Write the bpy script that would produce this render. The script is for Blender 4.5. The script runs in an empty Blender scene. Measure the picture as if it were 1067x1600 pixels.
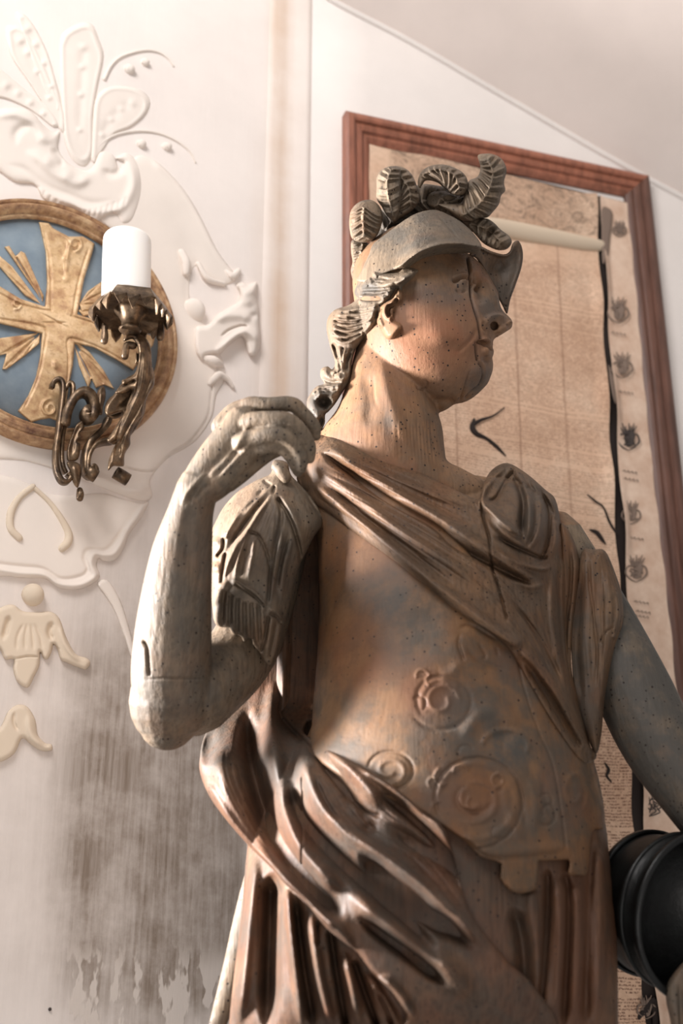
import bpy, math, random
import numpy as np
from mathutils import Vector, Matrix
random.seed(7); np.random.seed(7)
C = bpy.context.scene.collection
SC = bpy.context.scene
# ------------------------------------------------------------------ camera
F = 2000.0; CX = 533.5; CY = 800.0
PITCH = math.radians(22.4); cp = math.cos(PITCH); sp = math.sin(PITCH)
CAM = np.array([0.0, 0.0, 1.5])
cam = bpy.data.cameras.new('camera'); co = bpy.data.objects.new('camera', cam); C.objects.link(co)
co.location = CAM; co.rotation_euler = (math.pi / 2 + PITCH, 0, 0)
cam.sensor_fit = 'VERTICAL'; cam.sensor_height = 36; cam.lens = 45; cam.clip_start = 0.02
cam.dof.use_dof = True; cam.dof.focus_distance = 1.56; cam.dof.aperture_fstop = 3.6
SC.camera = co
# ------------------------------------------------------------------ light
SC.view_settings.view_transform = 'Standard'; SC.view_settings.look = 'None'
SC.view_settings.gamma = 1; SC.view_settings.use_curve_mapping = False
SC.view_settings.exposure = 0.0
w = bpy.data.worlds.new('world'); SC.world = w; w.use_nodes = True
bg = w.node_tree.nodes['Background']; bg.inputs[0].default_value = (1.0, 0.95, 0.92, 1); bg.inputs[1].default_value = 0.40
def area(name, loc, target, size, power, col, sy=None):
    l = bpy.data.lights.new(name, 'AREA'); l.energy = power; l.color = col; l.size = size
    if sy: l.shape = 'RECTANGLE'; l.size_y = sy
    o = bpy.data.objects.new(name, l); C.objects.link(o); o.location = loc
    o.rotation_euler = (Vector(target) - Vector(loc)).to_track_quat('-Z', 'Y').to_euler()
    return o
area('window_light', (-1.5, 1.24, 2.05), (-0.15, 1.2, 1.45), 0.3, 215, (1.0, 0.97, 0.96), 0.5)
area('upper_fill_light', (-0.8, -0.2, 3.75), (0.15, 1.6, 3.2), 0.9, 50, (1.0, 0.96, 0.94), 0.9)  # soft fill added from above to brighten the upper walls, not a window
area('bounce_fill', (0.5, -1.3, 0.4), (0.7, 1.2, 3.0), 1.8, 26, (1.0, 0.93, 0.88), 1.8)  # added area fill in place of floor bounce, brightens the vault

# ------------------------------------------------------------------ mapping helpers
PX = 0.0008                      # one photo pixel at the statue's distance, in metres
def ray(px, py):
    a = (np.asarray(px, float) - CX) / F; b = (CY - np.asarray(py, float)) / F
    return np.stack([a, cp - sp * b, sp + cp * b], -1)
Y0 = 1.388
def MS(px, py, z):               # statue space: vertical planes facing the visitor
    r = ray(px, py); d = (Y0 - np.asarray(z, float) * PX) / r[..., 1]
    return CAM + r * d[..., None]
def inv(v):                      # world -> statue space
    q = v - CAM
    d = q[..., 1] * cp + q[..., 2] * sp; u = -q[..., 1] * sp + q[..., 2] * cp
    return np.stack([CX + F * q[..., 0] / d, CY - F * u / d, (Y0 - v[..., 1]) / PX], -1)
# right wall
HR_ = np.array([math.sin(math.radians(70)), math.cos(math.radians(70)), 0]); NR = np.array([HR_[1], -HR_[0], 0])
PR = CAM + ray(780, 700) * (1.84 / ray(780, 700)[1])
# left wall: shares the corner line at photo x=440
cr = ray(440, 700); tR = ((PR - CAM) @ NR) / (cr @ NR); CORNER = CAM + cr * tR
HL = np.array([math.sin(math.radians(60)), math.cos(math.radians(60)), 0]); NL = np.array([HL[1], -HL[0], 0])
def plane_map(P0, N):
    def M(px, py, z):
        r = ray(px, py); z = np.asarray(z, float) * PX
        d = (((P0 - CAM) @ N) + z) / (r @ N)
        return CAM + r * d[..., None]
    return M
ML = plane_map(CORNER, NL); MR = plane_map(PR, NR)
def fr(ox, oy, s):
    return lambda pts: [(ox + p[0] * s, oy + p[1] * s) + tuple(p[2:]) for p in pts]
zH = fr(470, 220, .3749); zHP = fr(500, 230, .3374); zF = fr(640, 380, .18744); zHR = fr(480, 400, .17493)
zSC = fr(60, 560, .18744); zCD = fr(130, 340, .14058); zSL = fr(310, 700, .23128); zA = fr(300, 1000, .375)
zB = fr(620, 960, .4189); zT = fr(440, 660, .5876); zH5 = fr(280, 590, .2249); zS3 = fr(0, 0, .4124)
zS4 = fr(0, 280, .3251); zS5 = fr(0, 680, .3936); zSCR = fr(280, 360, .175)

# ------------------------------------------------------------------ numeric sculpting helpers
def catmull(pts, n=6, closed=False):
    P = np.array(pts, float)
    if len(P) < 3 and not closed:
        t = np.linspace(0, 1, n + 1)[:, None]; return P[0] * (1 - t) + P[-1] * t
    if closed: E = np.vstack([P[-1], P, P[0], P[1]])
    else: E = np.vstack([2 * P[0] - P[1], P, 2 * P[-1] - P[-2]])
    out = []
    m = len(P) if closed else len(P) - 1
    for i in range(m):
        a, b, c, d = E[i], E[i + 1], E[i + 2], E[i + 3]
        for k in range(n):
            t = k / n
            out.append(.5 * (2 * b + (c - a) * t + (2 * a - 5 * b + 4 * c - d) * t * t + (3 * b - a - 3 * c + d) * t ** 3))
    if not closed: out.append(P[-1])
    return np.array(out)
def inside(P, poly):
    x, y = P[:, 0], P[:, 1]; r = np.zeros(len(P), bool); n = len(poly); j = n - 1
    for i in range(n):
        xi, yi = poly[i]; xj, yj = poly[j]
        if yi != yj:
            c = ((yi > y) != (yj > y)) & (x < (xj - xi) * (y - yi) / (yj - yi) + xi)
            r ^= c
        j = i
    return r
def nearest(P, L, closed=False):
    """nearest point on polyline L: distance, side, param, point"""
    n = len(L); segs = [(L[i], L[(i + 1) % n]) for i in range(n if closed else n - 1)]
    bd = np.full(len(P), 1e9); bs = np.zeros(len(P)); bt = np.zeros(len(P)); bp = np.zeros((len(P), 2))
    m = len(segs)
    for k, (a, b) in enumerate(segs):
        ab = b - a; l2 = ab @ ab + 1e-9
        t = np.clip(((P - a) @ ab) / l2, 0, 1); q = a + t[:, None] * ab; v = P - q
        d = v[:, 0] ** 2 + v[:, 1] ** 2; s = d < bd
        bd[s] = d[s]; bt[s] = (k + t[s]) / m; bp[s] = q[s]
        bs[s] = (ab[0] * v[s, 1] - ab[1] * v[s, 0])
    return np.sqrt(bd), np.sign(bs), bt, bp
def S(pts, w, a, kind='g', taper=.25, raw=False):
    return dict(p=np.array(pts, float)[:, :2] if raw else catmull([q[:2] for q in pts], 5), w=w, a=a, k=kind, t=taper)
def SP(cx, cy, r0, r1, turns, ph, w, a, sx=1., sy=1., rot=0.):
    t = np.linspace(0, 1, int(14 * turns) + 6); r = r0 + (r1 - r0) * t; th = ph + turns * 2 * math.pi * t
    x = r * np.cos(th) * sx; y = r * np.sin(th) * sy
    return S(np.stack([cx + x * math.cos(rot) - y * math.sin(rot), cy + x * math.sin(rot) + y * math.cos(rot)], 1), w, a, 'g', .1, True)
def ap(P, strokes):
    z = np.zeros(len(P))
    for s in strokes:
        w = s['w']; reach = w * (4 if s['k'] in 'cd' else 2.6); L = s['p']
        lo = L.min(0) - reach; hi = L.max(0) + reach
        idx = np.nonzero((P[:, 0] > lo[0]) & (P[:, 0] < hi[0]) & (P[:, 1] > lo[1]) & (P[:, 1] < hi[1]))[0]
        if not len(idx): continue
        d, sd, t, _ = nearest(P[idx], L)
        Ln = np.sqrt((np.diff(L, axis=0) ** 2).sum(1)).sum() + 1e-6
        tt = min(.5, max(s['t'], (4.5 if (w >= 6 and abs(s['a']) > 12) else 1.8) * w / Ln)) if s['k'] in 'gr' else s['t']
        tp = np.clip(np.minimum(t, 1 - t) / max(tt, 1e-3), 0, 1) if s['t'] > 0 else 1
        if s['t'] > 0: tp = 1 - (1 - tp) ** 2 if s['k'] not in 'gr' else tp * tp * (3 - 2 * tp)
        wt = w * (.35 + .65 * np.sqrt(tp)) if s['t'] > 0 and w >= 4 else w
        if s['k'] == 'g': v = np.exp(-(d / wt) ** 2)
        elif s['k'] == 'r': v = np.sqrt(np.clip(1 - (d / w) ** 2, 0, 1))
        elif s['k'] == 'v': v = np.clip(1 - d / w, 0, 1)
        elif s['k'] == 'c':   # cliff: raised on the right-hand side (screen) of travel, falls off slowly
            v = np.where(sd > 0, np.exp(-d / w), np.exp(-(d / 2.2) ** 2)) * (d < reach)
        elif s['k'] == 'd': v = np.where(sd < 0, np.exp(-d / w), np.exp(-(d / 2.2) ** 2)) * (d < reach)
        z[idx] += s['a'] * v * tp
    return z
def poisson(mask_fn, x0, y0, x1, y1):
    def relax(u, m, h, n):
        for _ in range(n):
            p = np.pad(u, 1); u = .25 * (p[:-2, 1:-1] + p[2:, 1:-1] + p[1:-1, :-2] + p[1:-1, 2:] + h * h) * m
        return u
    u = None; size = max(x1 - x0, y1 - y0)
    for div in (24, 48, 96, 192):
        h = size / div; nx = int((x1 - x0) / h) + 2; ny = int((y1 - y0) / h) + 2
        X, Y = np.meshgrid(x0 + np.arange(nx) * h, y0 + np.arange(ny) * h)
        m = mask_fn(np.stack([X.ravel(), Y.ravel()], 1)).reshape(ny, nx).astype(float)
        u = np.zeros((ny, nx)) if u is None else interp(u, px0, py0, ph, X.ravel(), Y.ravel()).reshape(ny, nx) * m
        u = relax(u, m, h, 500 if div == 24 else (250 if div < 100 else 120)); px0, py0, ph = x0, y0, h
    return u, x0, y0, h
def interp(u, x0, y0, h, X, Y):
    gx = np.clip((X - x0) / h, 0, u.shape[1] - 1.001); gy = np.clip((Y - y0) / h, 0, u.shape[0] - 1.001)
    i = gx.astype(int); j = gy.astype(int); fx = gx - i; fy = gy - j
    return (u[j, i] * (1 - fx) + u[j, i + 1] * fx) * (1 - fy) + (u[j + 1, i] * (1 - fx) + u[j + 1, i + 1] * fx) * fy
def inflate_field(outline, k=1.0):
    O = catmull(outline, 4, True); lo = O.min(0) - 4; hi = O.max(0) + 4
    u, x0, y0, h = poisson(lambda P: inside(P, O), lo[0], lo[1], hi[0], hi[1])
    return lambda P: k * np.sqrt(np.clip(4 * interp(u, x0, y0, h, P[:, 0], P[:, 1]), 0, None)) * ((P[:, 0] > lo[0]) & (P[:, 0] < hi[0]) & (P[:, 1] > lo[1]) & (P[:, 1] < hi[1]))
def mk(name, V, Fc, mat, parent=None, smooth=True, attr=None):
    me = bpy.data.meshes.new(name)
    V = np.ascontiguousarray(V, dtype=np.float32)
    me.vertices.add(len(V)); me.vertices.foreach_set('co', V.ravel())
    if isinstance(Fc, np.ndarray):
        n, kk = Fc.shape; me.loops.add(n * kk); me.loops.foreach_set('vertex_index', Fc.astype(np.int32).ravel())
        me.polygons.add(n); me.polygons.foreach_set('loop_start', np.arange(0, n * kk, kk, dtype=np.int32))
        me.polygons.foreach_set('loop_total', np.full(n, kk, dtype=np.int32))
    else:
        lens = np.array([len(f) for f in Fc], dtype=np.int32); flat = np.concatenate([np.array(f, dtype=np.int32) for f in Fc])
        me.loops.add(len(flat)); me.loops.foreach_set('vertex_index', flat); me.polygons.add(len(lens))
        me.polygons.foreach_set('loop_start', np.concatenate([[0], np.cumsum(lens)[:-1]]).astype(np.int32)); me.polygons.foreach_set('loop_total', lens)
    me.update(calc_edges=True); me.validate()
    me.polygons.foreach_set('use_smooth', np.full(len(me.polygons), smooth))
    if attr is not None and len(me.vertices) == len(attr):
        a = me.color_attributes.new('stain', 'FLOAT_COLOR', 'POINT')
        a.data.foreach_set('color', np.concatenate([attr, np.ones((len(attr), 1))], 1).astype(np.float32).ravel())
    o = bpy.data.objects.new(name, me); C.objects.link(o)
    if mat: me.materials.append(mat)
    if parent: o.parent = parent
    return o
def relief_geo(outline, M, k=0., T=0., R=8., base=0., strokes=(), step=2., back=6., sharp=False, attrfn=None):
    O = np.array(outline, float)[:, :2]
    if not sharp: O = catmull(O, 4, True)
    lo = O.min(0) - step; hi = O.max(0) + step
    nx = int((hi[0] - lo[0]) / step) + 2; ny = int((hi[1] - lo[1]) / step) + 2
    X, Y = np.meshgrid(lo[0] + np.arange(nx) * step, lo[1] + np.arange(ny) * step)
    P = np.stack([X.ravel(), Y.ravel()], 1); ins = inside(P, O)
    g = np.arange(nx * ny).reshape(ny, nx)
    q = np.stack([g[:-1, :-1], g[1:, :-1], g[1:, 1:], g[:-1, 1:]], -1).reshape(-1, 4)
    q = q[ins[q].any(1)]
    used = np.unique(q); rm = -np.ones(nx * ny, int); rm[used] = np.arange(len(used)); q = rm[q]
    P = P[used]; I = ins[used]
    d, _, _, np_ = nearest(P, O, True)
    P = P.copy(); P[~I] = np_[~I]; d[~I] = 0
    prof = np.zeros(len(P))
    if k: prof = prof + inflate_field(outline if not sharp else [tuple(x) for x in O], k)(P)
    if T: prof = prof + T * np.sqrt(np.clip(1 - (1 - np.clip(d / R, 0, 1)) ** 2, 0, 1))
    b = base(P) if callable(base) else np.full(len(P), float(base))
    edge = np.clip(d / 4.5, 0, 1) ** .6
    z = b + prof + ap(P, strokes) * edge
    zb = b - np.clip(d / 8, 0, 1) ** .5 * back
    zb = np.minimum(zb, z - .5 * I)
    Vf = M(P[:, 0], P[:, 1], z)
    z2 = zb.copy(); keep = ~I
    Vb = M(P[:, 0], P[:, 1], z2)
    n = len(P); bi = np.where(keep, np.arange(n), n + np.arange(n))
    # drop duplicated boundary verts
    V = np.vstack([Vf, Vb]); Fq = np.vstack([q, bi[q][:, ::-1]])
    us = np.unique(Fq); rm = -np.ones(2 * n, int); rm[us] = np.arange(len(us))
    PP = np.vstack([P, P])[us]; ZZ = np.concatenate([z, z2])[us]
    return V[us], rm[Fq], PP, ZZ
def relief(name, outline, M, mat, parent, **kw):
    af = kw.pop('attrfn', None)
    V, Fq, PP, ZZ = relief_geo(outline, M, **kw)
    return mk(name, V, Fq, mat, parent, True, af(PP) if af else None)
def tube_geo(pts, M, seg=14, n=5, flat=1.0, caps=True):
    """pts: (px,py,z,r) in photo pixels"""
    Q = catmull(pts, n) if len(pts) > 2 else catmull(pts, n)
    Pw = M(Q[:, 0], Q[:, 1], Q[:, 2]); dep = (Pw - CAM) @ np.array([0, cp, sp]); R = Q[:, 3] * dep / F
    T = np.gradient(Pw, axis=0); T /= np.linalg.norm(T, axis=1)[:, None] + 1e-12
    V = []; Fc = []
    ref = np.array([0, -cp, -sp])
    if caps:
        th = [.0, .5, .85]
        a = [(Pw[0] - T[0] * R[0] * c, T[0], R[0] * math.sqrt(max(0.0004, 1 - c * c))) for c in (.999, .85, .5)]
        b = [(Pw[-1] + T[-1] * R[-1] * c, T[-1], R[-1] * math.sqrt(max(0.0004, 1 - c * c))) for c in (.5, .85, .999)]
    else: a = b = []
    rings = a + [(Pw[i], T[i], R[i]) for i in range(len(Pw))] + b
    for (c, t, r) in rings:
        u = np.cross(t, ref); nu = np.linalg.norm(u)
        u = u / nu if nu > 1e-3 else np.array([1., 0, 0]); v = np.cross(u, t)
        for j in range(seg):
            an = 2 * math.pi * j / seg; V.append(c + u * r * math.cos(an) + v * r * flat * math.sin(an))
    nr = len(rings)
    for i in range(nr - 1):
        for j in range(seg):
            j2 = (j + 1) % seg; Fc.append((i * seg + j, i * seg + j2, (i + 1) * seg + j2, (i + 1) * seg + j))
    Fc.append(tuple(range(seg))[::-1]); Fc.append(tuple((nr - 1) * seg + j for j in range(seg)))
    return np.array(V), Fc
def ell_geo(px, py, z, rx, ry, rz, M, rot=0.):
    c = M(px, py, z); dep = (c - CAM) @ np.array([0, cp, sp]); s = dep / F
    V = []; Fc = []; n, m = 16, 10
    up = np.array([0, -sp, cp]); rt = np.array([1., 0, 0]); fw = np.array([0, cp, sp])
    a1 = rt * math.cos(rot) - up * math.sin(rot); a2 = rt * math.sin(rot) + up * math.cos(rot)
    for i in range(m + 1):
        ph = math.pi * (i + .02 * (i == 0) - .02 * (i == m)) / m
        for j in range(n):
            th = 2 * math.pi * j / n
            V.append(c + a2 * ry * s * math.cos(ph) + a1 * rx * s * math.sin(ph) * math.cos(th) + fw * rz * s * math.sin(ph) * math.sin(th))
    for i in range(m):
        for j in range(n): Fc.append((i * n + j, i * n + (j + 1) % n, (i + 1) * n + (j + 1) % n, (i + 1) * n + j))
    Fc.append(tuple(range(n))[::-1]); Fc.append(tuple(m * n + j for j in range(n)))
    return np.array(V), Fc
def join_geo(gs):
    V = []; Fc = []; o = 0
    for v, f in gs:
        V.append(v); Fc += [tuple(int(x) + o for x in t) for t in f]; o += len(v)
    return np.vstack(V), Fc
def remesh(gs, voxel, smooth=2):
    V, Fc = join_geo(gs); o = mk('tmp', V, Fc, None)
    m = o.modifiers.new('r', 'REMESH'); m.mode = 'VOXEL'; m.voxel_size = voxel; m.adaptivity = 0
    if smooth: s = o.modifiers.new('s', 'SMOOTH'); s.iterations = smooth; s.factor = .5
    dg = bpy.context.evaluated_depsgraph_get(); dg.update(); e = o.evaluated_get(dg).to_mesh()
    n = len(e.vertices); v = np.empty(n * 3, np.float32); e.vertices.foreach_get('co', v)
    nrm = np.empty(n * 3, np.float32); e.vertices.foreach_get('normal', nrm)
    ls = np.empty(len(e.polygons), np.int32); e.polygons.foreach_get('loop_total', ls)
    li = np.empty(len(e.loops), np.int32); e.loops.foreach_get('vertex_index', li)
    if (ls == 4).all(): f = li.reshape(-1, 4)
    else: f = np.split(li, np.cumsum(ls)[:-1])
    o.evaluated_get(dg).to_mesh_clear(); me = o.data; bpy.data.objects.remove(o); bpy.data.meshes.remove(me)
    return v.reshape(-1, 3).astype(float), f, nrm.reshape(-1, 3).astype(float)
def lathe_geo(prof, seg, frame, closed=True, a0=0., a1=2 * math.pi):
    """prof: (radius, axial) ; frame: origin, axisU, axisV, axisN"""
    o, u, v, n = [np.array(x, float) for x in frame]; V = []; Fc = []; m = len(prof)
    full = abs(a1 - a0 - 2 * math.pi) < 1e-6; ns = seg if full else seg + 1
    for j in range(ns):
        t = a0 + (a1 - a0) * j / seg
        for r, h in prof: V.append(o + (u * math.cos(t) + v * math.sin(t)) * r + n * h)
    for j in range(seg):
        j2 = (j + 1) % ns
        for i in range(m - 1): Fc.append((j * m + i, j2 * m + i, j2 * m + i + 1, j * m + i + 1))
    return np.array(V), Fc
def ribbon_geo(pts, M, width, thick=1.2, dirn=None, n=6):
    """bent strip: pts (px,py,z); width in px across direction dirn (world)"""
    Q = catmull(pts, n); Pw = M(Q[:, 0], Q[:, 1], Q[:, 2]); T = np.gradient(Pw, axis=0); T /= np.linalg.norm(T, axis=1)[:, None] + 1e-12
    w = width if np.ndim(width) else np.full(len(Q), width); w = np.interp(np.linspace(0, 1, len(Q)), np.linspace(0, 1, len(w)), w) * PX / 2
    V = []; Fc = []
    for i in range(len(Q)):
        dv = np.array(dirn, float); dv -= T[i] * (dv @ T[i]); dv /= np.linalg.norm(dv) + 1e-9; nn = np.cross(T[i], dv) * thick * PX / 2
        V += [Pw[i] - dv * w[i] - nn, Pw[i] + dv * w[i] - nn, Pw[i] + dv * w[i] + nn, Pw[i] - dv * w[i] + nn]
    for i in range(len(Q) - 1):
        for j in range(4): Fc.append((4 * i + j, 4 * i + (j + 1) % 4, 4 * i + 4 + (j + 1) % 4, 4 * i + 4 + j))
    Fc.append((3, 2, 1, 0)); e = 4 * (len(Q) - 1); Fc.append((e, e + 1, e + 2, e + 3))
    return np.array(V), Fc
def empty(name, loc, label=None, cat=None, group=None):
    o = bpy.data.objects.new(name, None); C.objects.link(o); o.empty_display_size = .05
    tag(o, label, cat, group); o['_loc'] = 0; del o['_loc']; o.location = (0, 0, 0)
    return o
def tag(o, label=None, cat=None, group=None, kind=None):
    if label: o['label'] = label
    if cat: o['category'] = cat
    if group: o['group'] = group
    if kind: o['kind'] = kind
    return o
def settle(root, loc):
    """put the empty at the thing's base and keep the parts where they are"""
    loc = Vector(loc); root.location = loc
    for ch in root.children: ch.matrix_parent_inverse = Matrix.Translation(-loc)

# ------------------------------------------------------------------ materials
def mat(name, col, rough=.6, metal=0., spec=.5):
    m = bpy.data.materials.new(name); m.use_nodes = True; b = m.node_tree.nodes['Principled BSDF']
    b.inputs['Base Color'].default_value = (*col, 1); b.inputs['Roughness'].default_value = rough; b.inputs['Metallic'].default_value = metal
    b.inputs['Specular IOR Level'].default_value = spec
    return m, m.node_tree, b
def srgb(r, g, b): return tuple(((c / 255) / 12.92 if c / 255 < .04045 else ((c / 255 + .055) / 1.055) ** 2.4) for c in (r, g, b))
def N(t, typ, **kw):
    n = t.nodes.new(typ)
    for k, v in kw.items():
        if k.startswith('i_'): n.inputs[k[2:].replace('_', ' ')].default_value = v
        else: setattr(n, k, v)
    return n
def coords(t, scale=(1, 1, 1), rot=(0, 0, 0), typ='Object'):
    g = N(t, 'ShaderNodeTexCoord'); m = N(t, 'ShaderNodeMapping'); m.inputs['Scale'].default_value = scale; m.inputs['Rotation'].default_value = rot
    t.links.new(g.outputs[typ], m.inputs[0]); return m.outputs[0]
def noise(t, vec, scale, detail=4, rough=.55, dist=0.):
    n = N(t, 'ShaderNodeTexNoise'); n.inputs['Scale'].default_value = scale; n.inputs['Detail'].default_value = detail
    n.inputs['Roughness'].default_value = rough; n.inputs['Distortion'].default_value = dist; t.links.new(vec, n.inputs['Vector']); return n.outputs[0]
def ramp(t, fac, stops, interp='LINEAR'):
    r = N(t, 'ShaderNodeValToRGB'); r.color_ramp.interpolation = interp; e = r.color_ramp.elements
    while len(e) < len(stops): e.new(.5)
    for i, (p, c) in enumerate(stops):
        e[i].position = p; e[i].color = (*c, 1) if len(c) == 3 else c
    t.links.new(fac, r.inputs[0]); return r.outputs[0]
def mix(t, fac, a, b, mode='MIX'):
    m = N(t, 'ShaderNodeMix', data_type='RGBA', blend_type=mode)
    if isinstance(fac, (int, float)): m.inputs[0].default_value = fac
    else: t.links.new(fac, m.inputs[0])
    for i, v in ((6, a), (7, b)):
        if isinstance(v, tuple): m.inputs[i].default_value = (*v, 1)
        else: t.links.new(v, m.inputs[i])
    return m.outputs[2]
def mathn(t, op, a, b=None, clamp=False):
    m = N(t, 'ShaderNodeMath', operation=op, use_clamp=clamp)
    for i, v in enumerate((a, b)):
        if v is None: continue
        if isinstance(v, (int, float)): m.inputs[i].default_value = v
        else: t.links.new(v, m.inputs[i])
    return m.outputs[0]
def bump(t, b, h, strength, dist, chain=None):
    n = N(t, 'ShaderNodeBump'); n.inputs['Strength'].default_value = strength; n.inputs['Distance'].default_value = dist
    t.links.new(h, n.inputs['Height'])
    if chain is not None: t.links.new(chain, n.inputs['Normal'])
    t.links.new(n.outputs[0], b.inputs['Normal']); return n.outputs[0]
W3 = lambda v: ((v, v, v))
def make_wood(name, c1, c2, c3, grey, orange, holes=.5, rough=.58, spec=.28, gr=.5):
    k1, sa1 = (.60, .92) if name == 'grey_wood' else ((.52, 1.03) if name == 'face_wood' else (.45, 1.06))
    c1, c2, c3, grey, orange = [tuple((x * sa1 + (1 - sa1) * sum(q) / 3) * k1 for x in q) for q in (c1, c2, c3, grey, orange)]
    m, t, b = mat(name, c1, rough, 0, spec)
    v = coords(t); vg = coords(t, (1, 1, .09))
    grain = noise(t, vg, 260, 3, .6); big = noise(t, v, 9, 4, .6, .6); mid = noise(t, v, 38, 4, .65)
    c = ramp(t, big, [(.32, c1), (.5, c2), (.68, c3)])
    c = mix(t, ramp(t, mid, [(.42, W3(0)), (.62, W3(.75))]), c, grey)
    big2 = noise(t, coords(t, (1, 1, 1), (1, 2, 3)), 14, 3, .5, .4)
    c = mix(t, ramp(t, big2, [(.54, W3(0)), (.68, W3(.6))]), c, orange)
    c = mix(t, ramp(t, grain, [(.30, W3(gr)), (.55, W3(0))]), c, tuple(x * .38 for x in c1))
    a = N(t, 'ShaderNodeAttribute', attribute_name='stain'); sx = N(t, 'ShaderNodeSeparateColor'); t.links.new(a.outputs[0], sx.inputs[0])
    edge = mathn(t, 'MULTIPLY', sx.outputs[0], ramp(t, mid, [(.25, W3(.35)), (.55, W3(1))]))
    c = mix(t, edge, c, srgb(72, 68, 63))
    c = mix(t, mathn(t, 'MULTIPLY', sx.outputs[1], ramp(t, mid, [(.25, W3(.5)), (.6, W3(1))])), c, orange)
    # wormholes
    vo = N(t, 'ShaderNodeTexVoronoi'); vo.inputs['Scale'].default_value = 180; t.links.new(v, vo.inputs['Vector'])
    cell = N(t, 'ShaderNodeSeparateColor'); t.links.new(vo.outputs['Color'], cell.inputs[0])
    dens = noise(t, v, 12, 1)
    on = mathn(t, 'LESS_THAN', mathn(t, 'MULTIPLY', cell.outputs[0], 1.0), mathn(t, 'MULTIPLY', ramp(t, dens, [(.4, W3(.3)), (.62, W3(1))]), holes * 1.5))
    rad = mathn(t, 'ADD', mathn(t, 'MULTIPLY', cell.outputs[1], .13), .11)
    hole = mathn(t, 'MULTIPLY', mathn(t, 'LESS_THAN', vo.outputs['Distance'], rad), on)
    c = mix(t, hole, c, srgb(34, 24, 20))
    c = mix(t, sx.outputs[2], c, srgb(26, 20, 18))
    t.links.new(c, b.inputs['Base Color'])
    h1 = mathn(t, 'ADD', mathn(t, 'MULTIPLY', grain, gr), mathn(t, 'MULTIPLY', mid, .6))
    h1 = mathn(t, 'SUBTRACT', h1, mathn(t, 'MULTIPLY', hole, 1.2))
    bump(t, b, h1, .75, .0024)
    r = mathn(t, 'ADD', mathn(t, 'MULTIPLY', mid, .25), rough - .12); t.links.new(r, b.inputs['Roughness'])
    return m
WOOD = make_wood('carved_wood', srgb(112, 86, 66), srgb(140, 108, 82), srgb(160, 128, 100), srgb(118, 100, 84), srgb(150, 106, 76), .6)
WOODF = make_wood('face_wood', srgb(148, 112, 84), srgb(168, 128, 96), srgb(176, 140, 108), srgb(140, 116, 96), srgb(172, 118, 88), .5, gr=.3)
WOODG = make_wood('grey_wood', srgb(124, 104, 84), srgb(146, 124, 100), srgb(158, 136, 112), srgb(118, 106, 92), srgb(150, 112, 82), .55)
WOODT = make_wood('torso_wood', srgb(124, 92, 68), srgb(156, 114, 80), srgb(172, 132, 98), srgb(112, 96, 80), srgb(152, 102, 72), .2, gr=.18)
WOODD = make_wood('drape_wood', srgb(104, 76, 60), srgb(132, 98, 76), srgb(152, 120, 96), srgb(100, 86, 74), srgb(134, 90, 66), .25, .56, .28)
def make_plaster(name, c, dirt_shade=False):
    m, t, b = mat(name, c, .85, 0, .2); v = coords(t)
    n1 = noise(t, v, 6, 5, .6); n2 = noise(t, v, 60, 4, .6)
    col = mix(t, ramp(t, n1, [(.35, W3(0)), (.7, W3(.5))]), c, tuple(x * .84 for x in c))
    hh = mathn(t, 'ADD', mathn(t, 'MULTIPLY', n1, .4), mathn(t, 'MULTIPLY', n2, .25))
    if dirt_shade:
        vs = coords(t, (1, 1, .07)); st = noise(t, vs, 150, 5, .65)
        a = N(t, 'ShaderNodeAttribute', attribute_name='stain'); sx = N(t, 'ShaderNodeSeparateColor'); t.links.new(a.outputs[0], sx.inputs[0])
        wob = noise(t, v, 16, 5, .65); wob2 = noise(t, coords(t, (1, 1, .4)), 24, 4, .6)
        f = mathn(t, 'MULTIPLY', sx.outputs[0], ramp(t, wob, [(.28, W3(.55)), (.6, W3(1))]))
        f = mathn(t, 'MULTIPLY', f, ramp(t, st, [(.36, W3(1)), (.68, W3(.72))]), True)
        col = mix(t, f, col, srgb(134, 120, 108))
        # flaked lime patches near the bottom
        fl = mathn(t, 'MULTIPLY', sx.outputs[2], ramp(t, wob2, [(.53, W3(0)), (.56, W3(1))]))
        col = mix(t, fl, col, srgb(206, 196, 188))
        col = mix(t, mathn(t, 'MULTIPLY', sx.outputs[1], ramp(t, n1, [(.3, W3(.4)), (.6, W3(1))])), col, srgb(214, 190, 170))
        hh = mathn(t, 'ADD', hh, mathn(t, 'MULTIPLY', st, .35)); hh = mathn(t, 'ADD', hh, mathn(t, 'MULTIPLY', fl, .35))
    t.links.new(col, b.inputs['Base Color']); bump(t, b, hh, .5, .002)
    return m
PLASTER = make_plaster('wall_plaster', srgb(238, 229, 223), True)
PLASTR = make_plaster('right_wall_plaster', srgb(228, 221, 216))
CEIL = make_plaster('ceiling_plaster', srgb(224, 212, 205))
STUCCO = make_plaster('stucco', srgb(236, 226, 217))
STUCCO2 = make_plaster('cream_stucco', srgb(222, 206, 186))
def make_gold(name, c1, c2, c3):
    m, t, b = mat(name, c1, .45, .12, .5); v = coords(t)
    n = noise(t, v, 40, 5, .65); n2 = noise(t, coords(t, (1, 1, 1), (0, .5, .3)), 180, 3)
    c = ramp(t, n, [(.32, c3), (.5, c1), (.68, c2)]); c = mix(t, ramp(t, n2, [(.55, W3(0)), (.7, W3(.5))]), c, c3)
    t.links.new(c, b.inputs['Base Color']); bump(t, b, mathn(t, 'ADD', n, mathn(t, 'MULTIPLY', n2, .4)), .5, .0015); return m
GOLD = make_gold('worn_gilding', srgb(204, 170, 128), srgb(226, 198, 160), srgb(160, 118, 84))
GOLDR = make_gold('dark_gilding', srgb(172, 134, 98), srgb(208, 176, 138), srgb(112, 76, 58))
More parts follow.
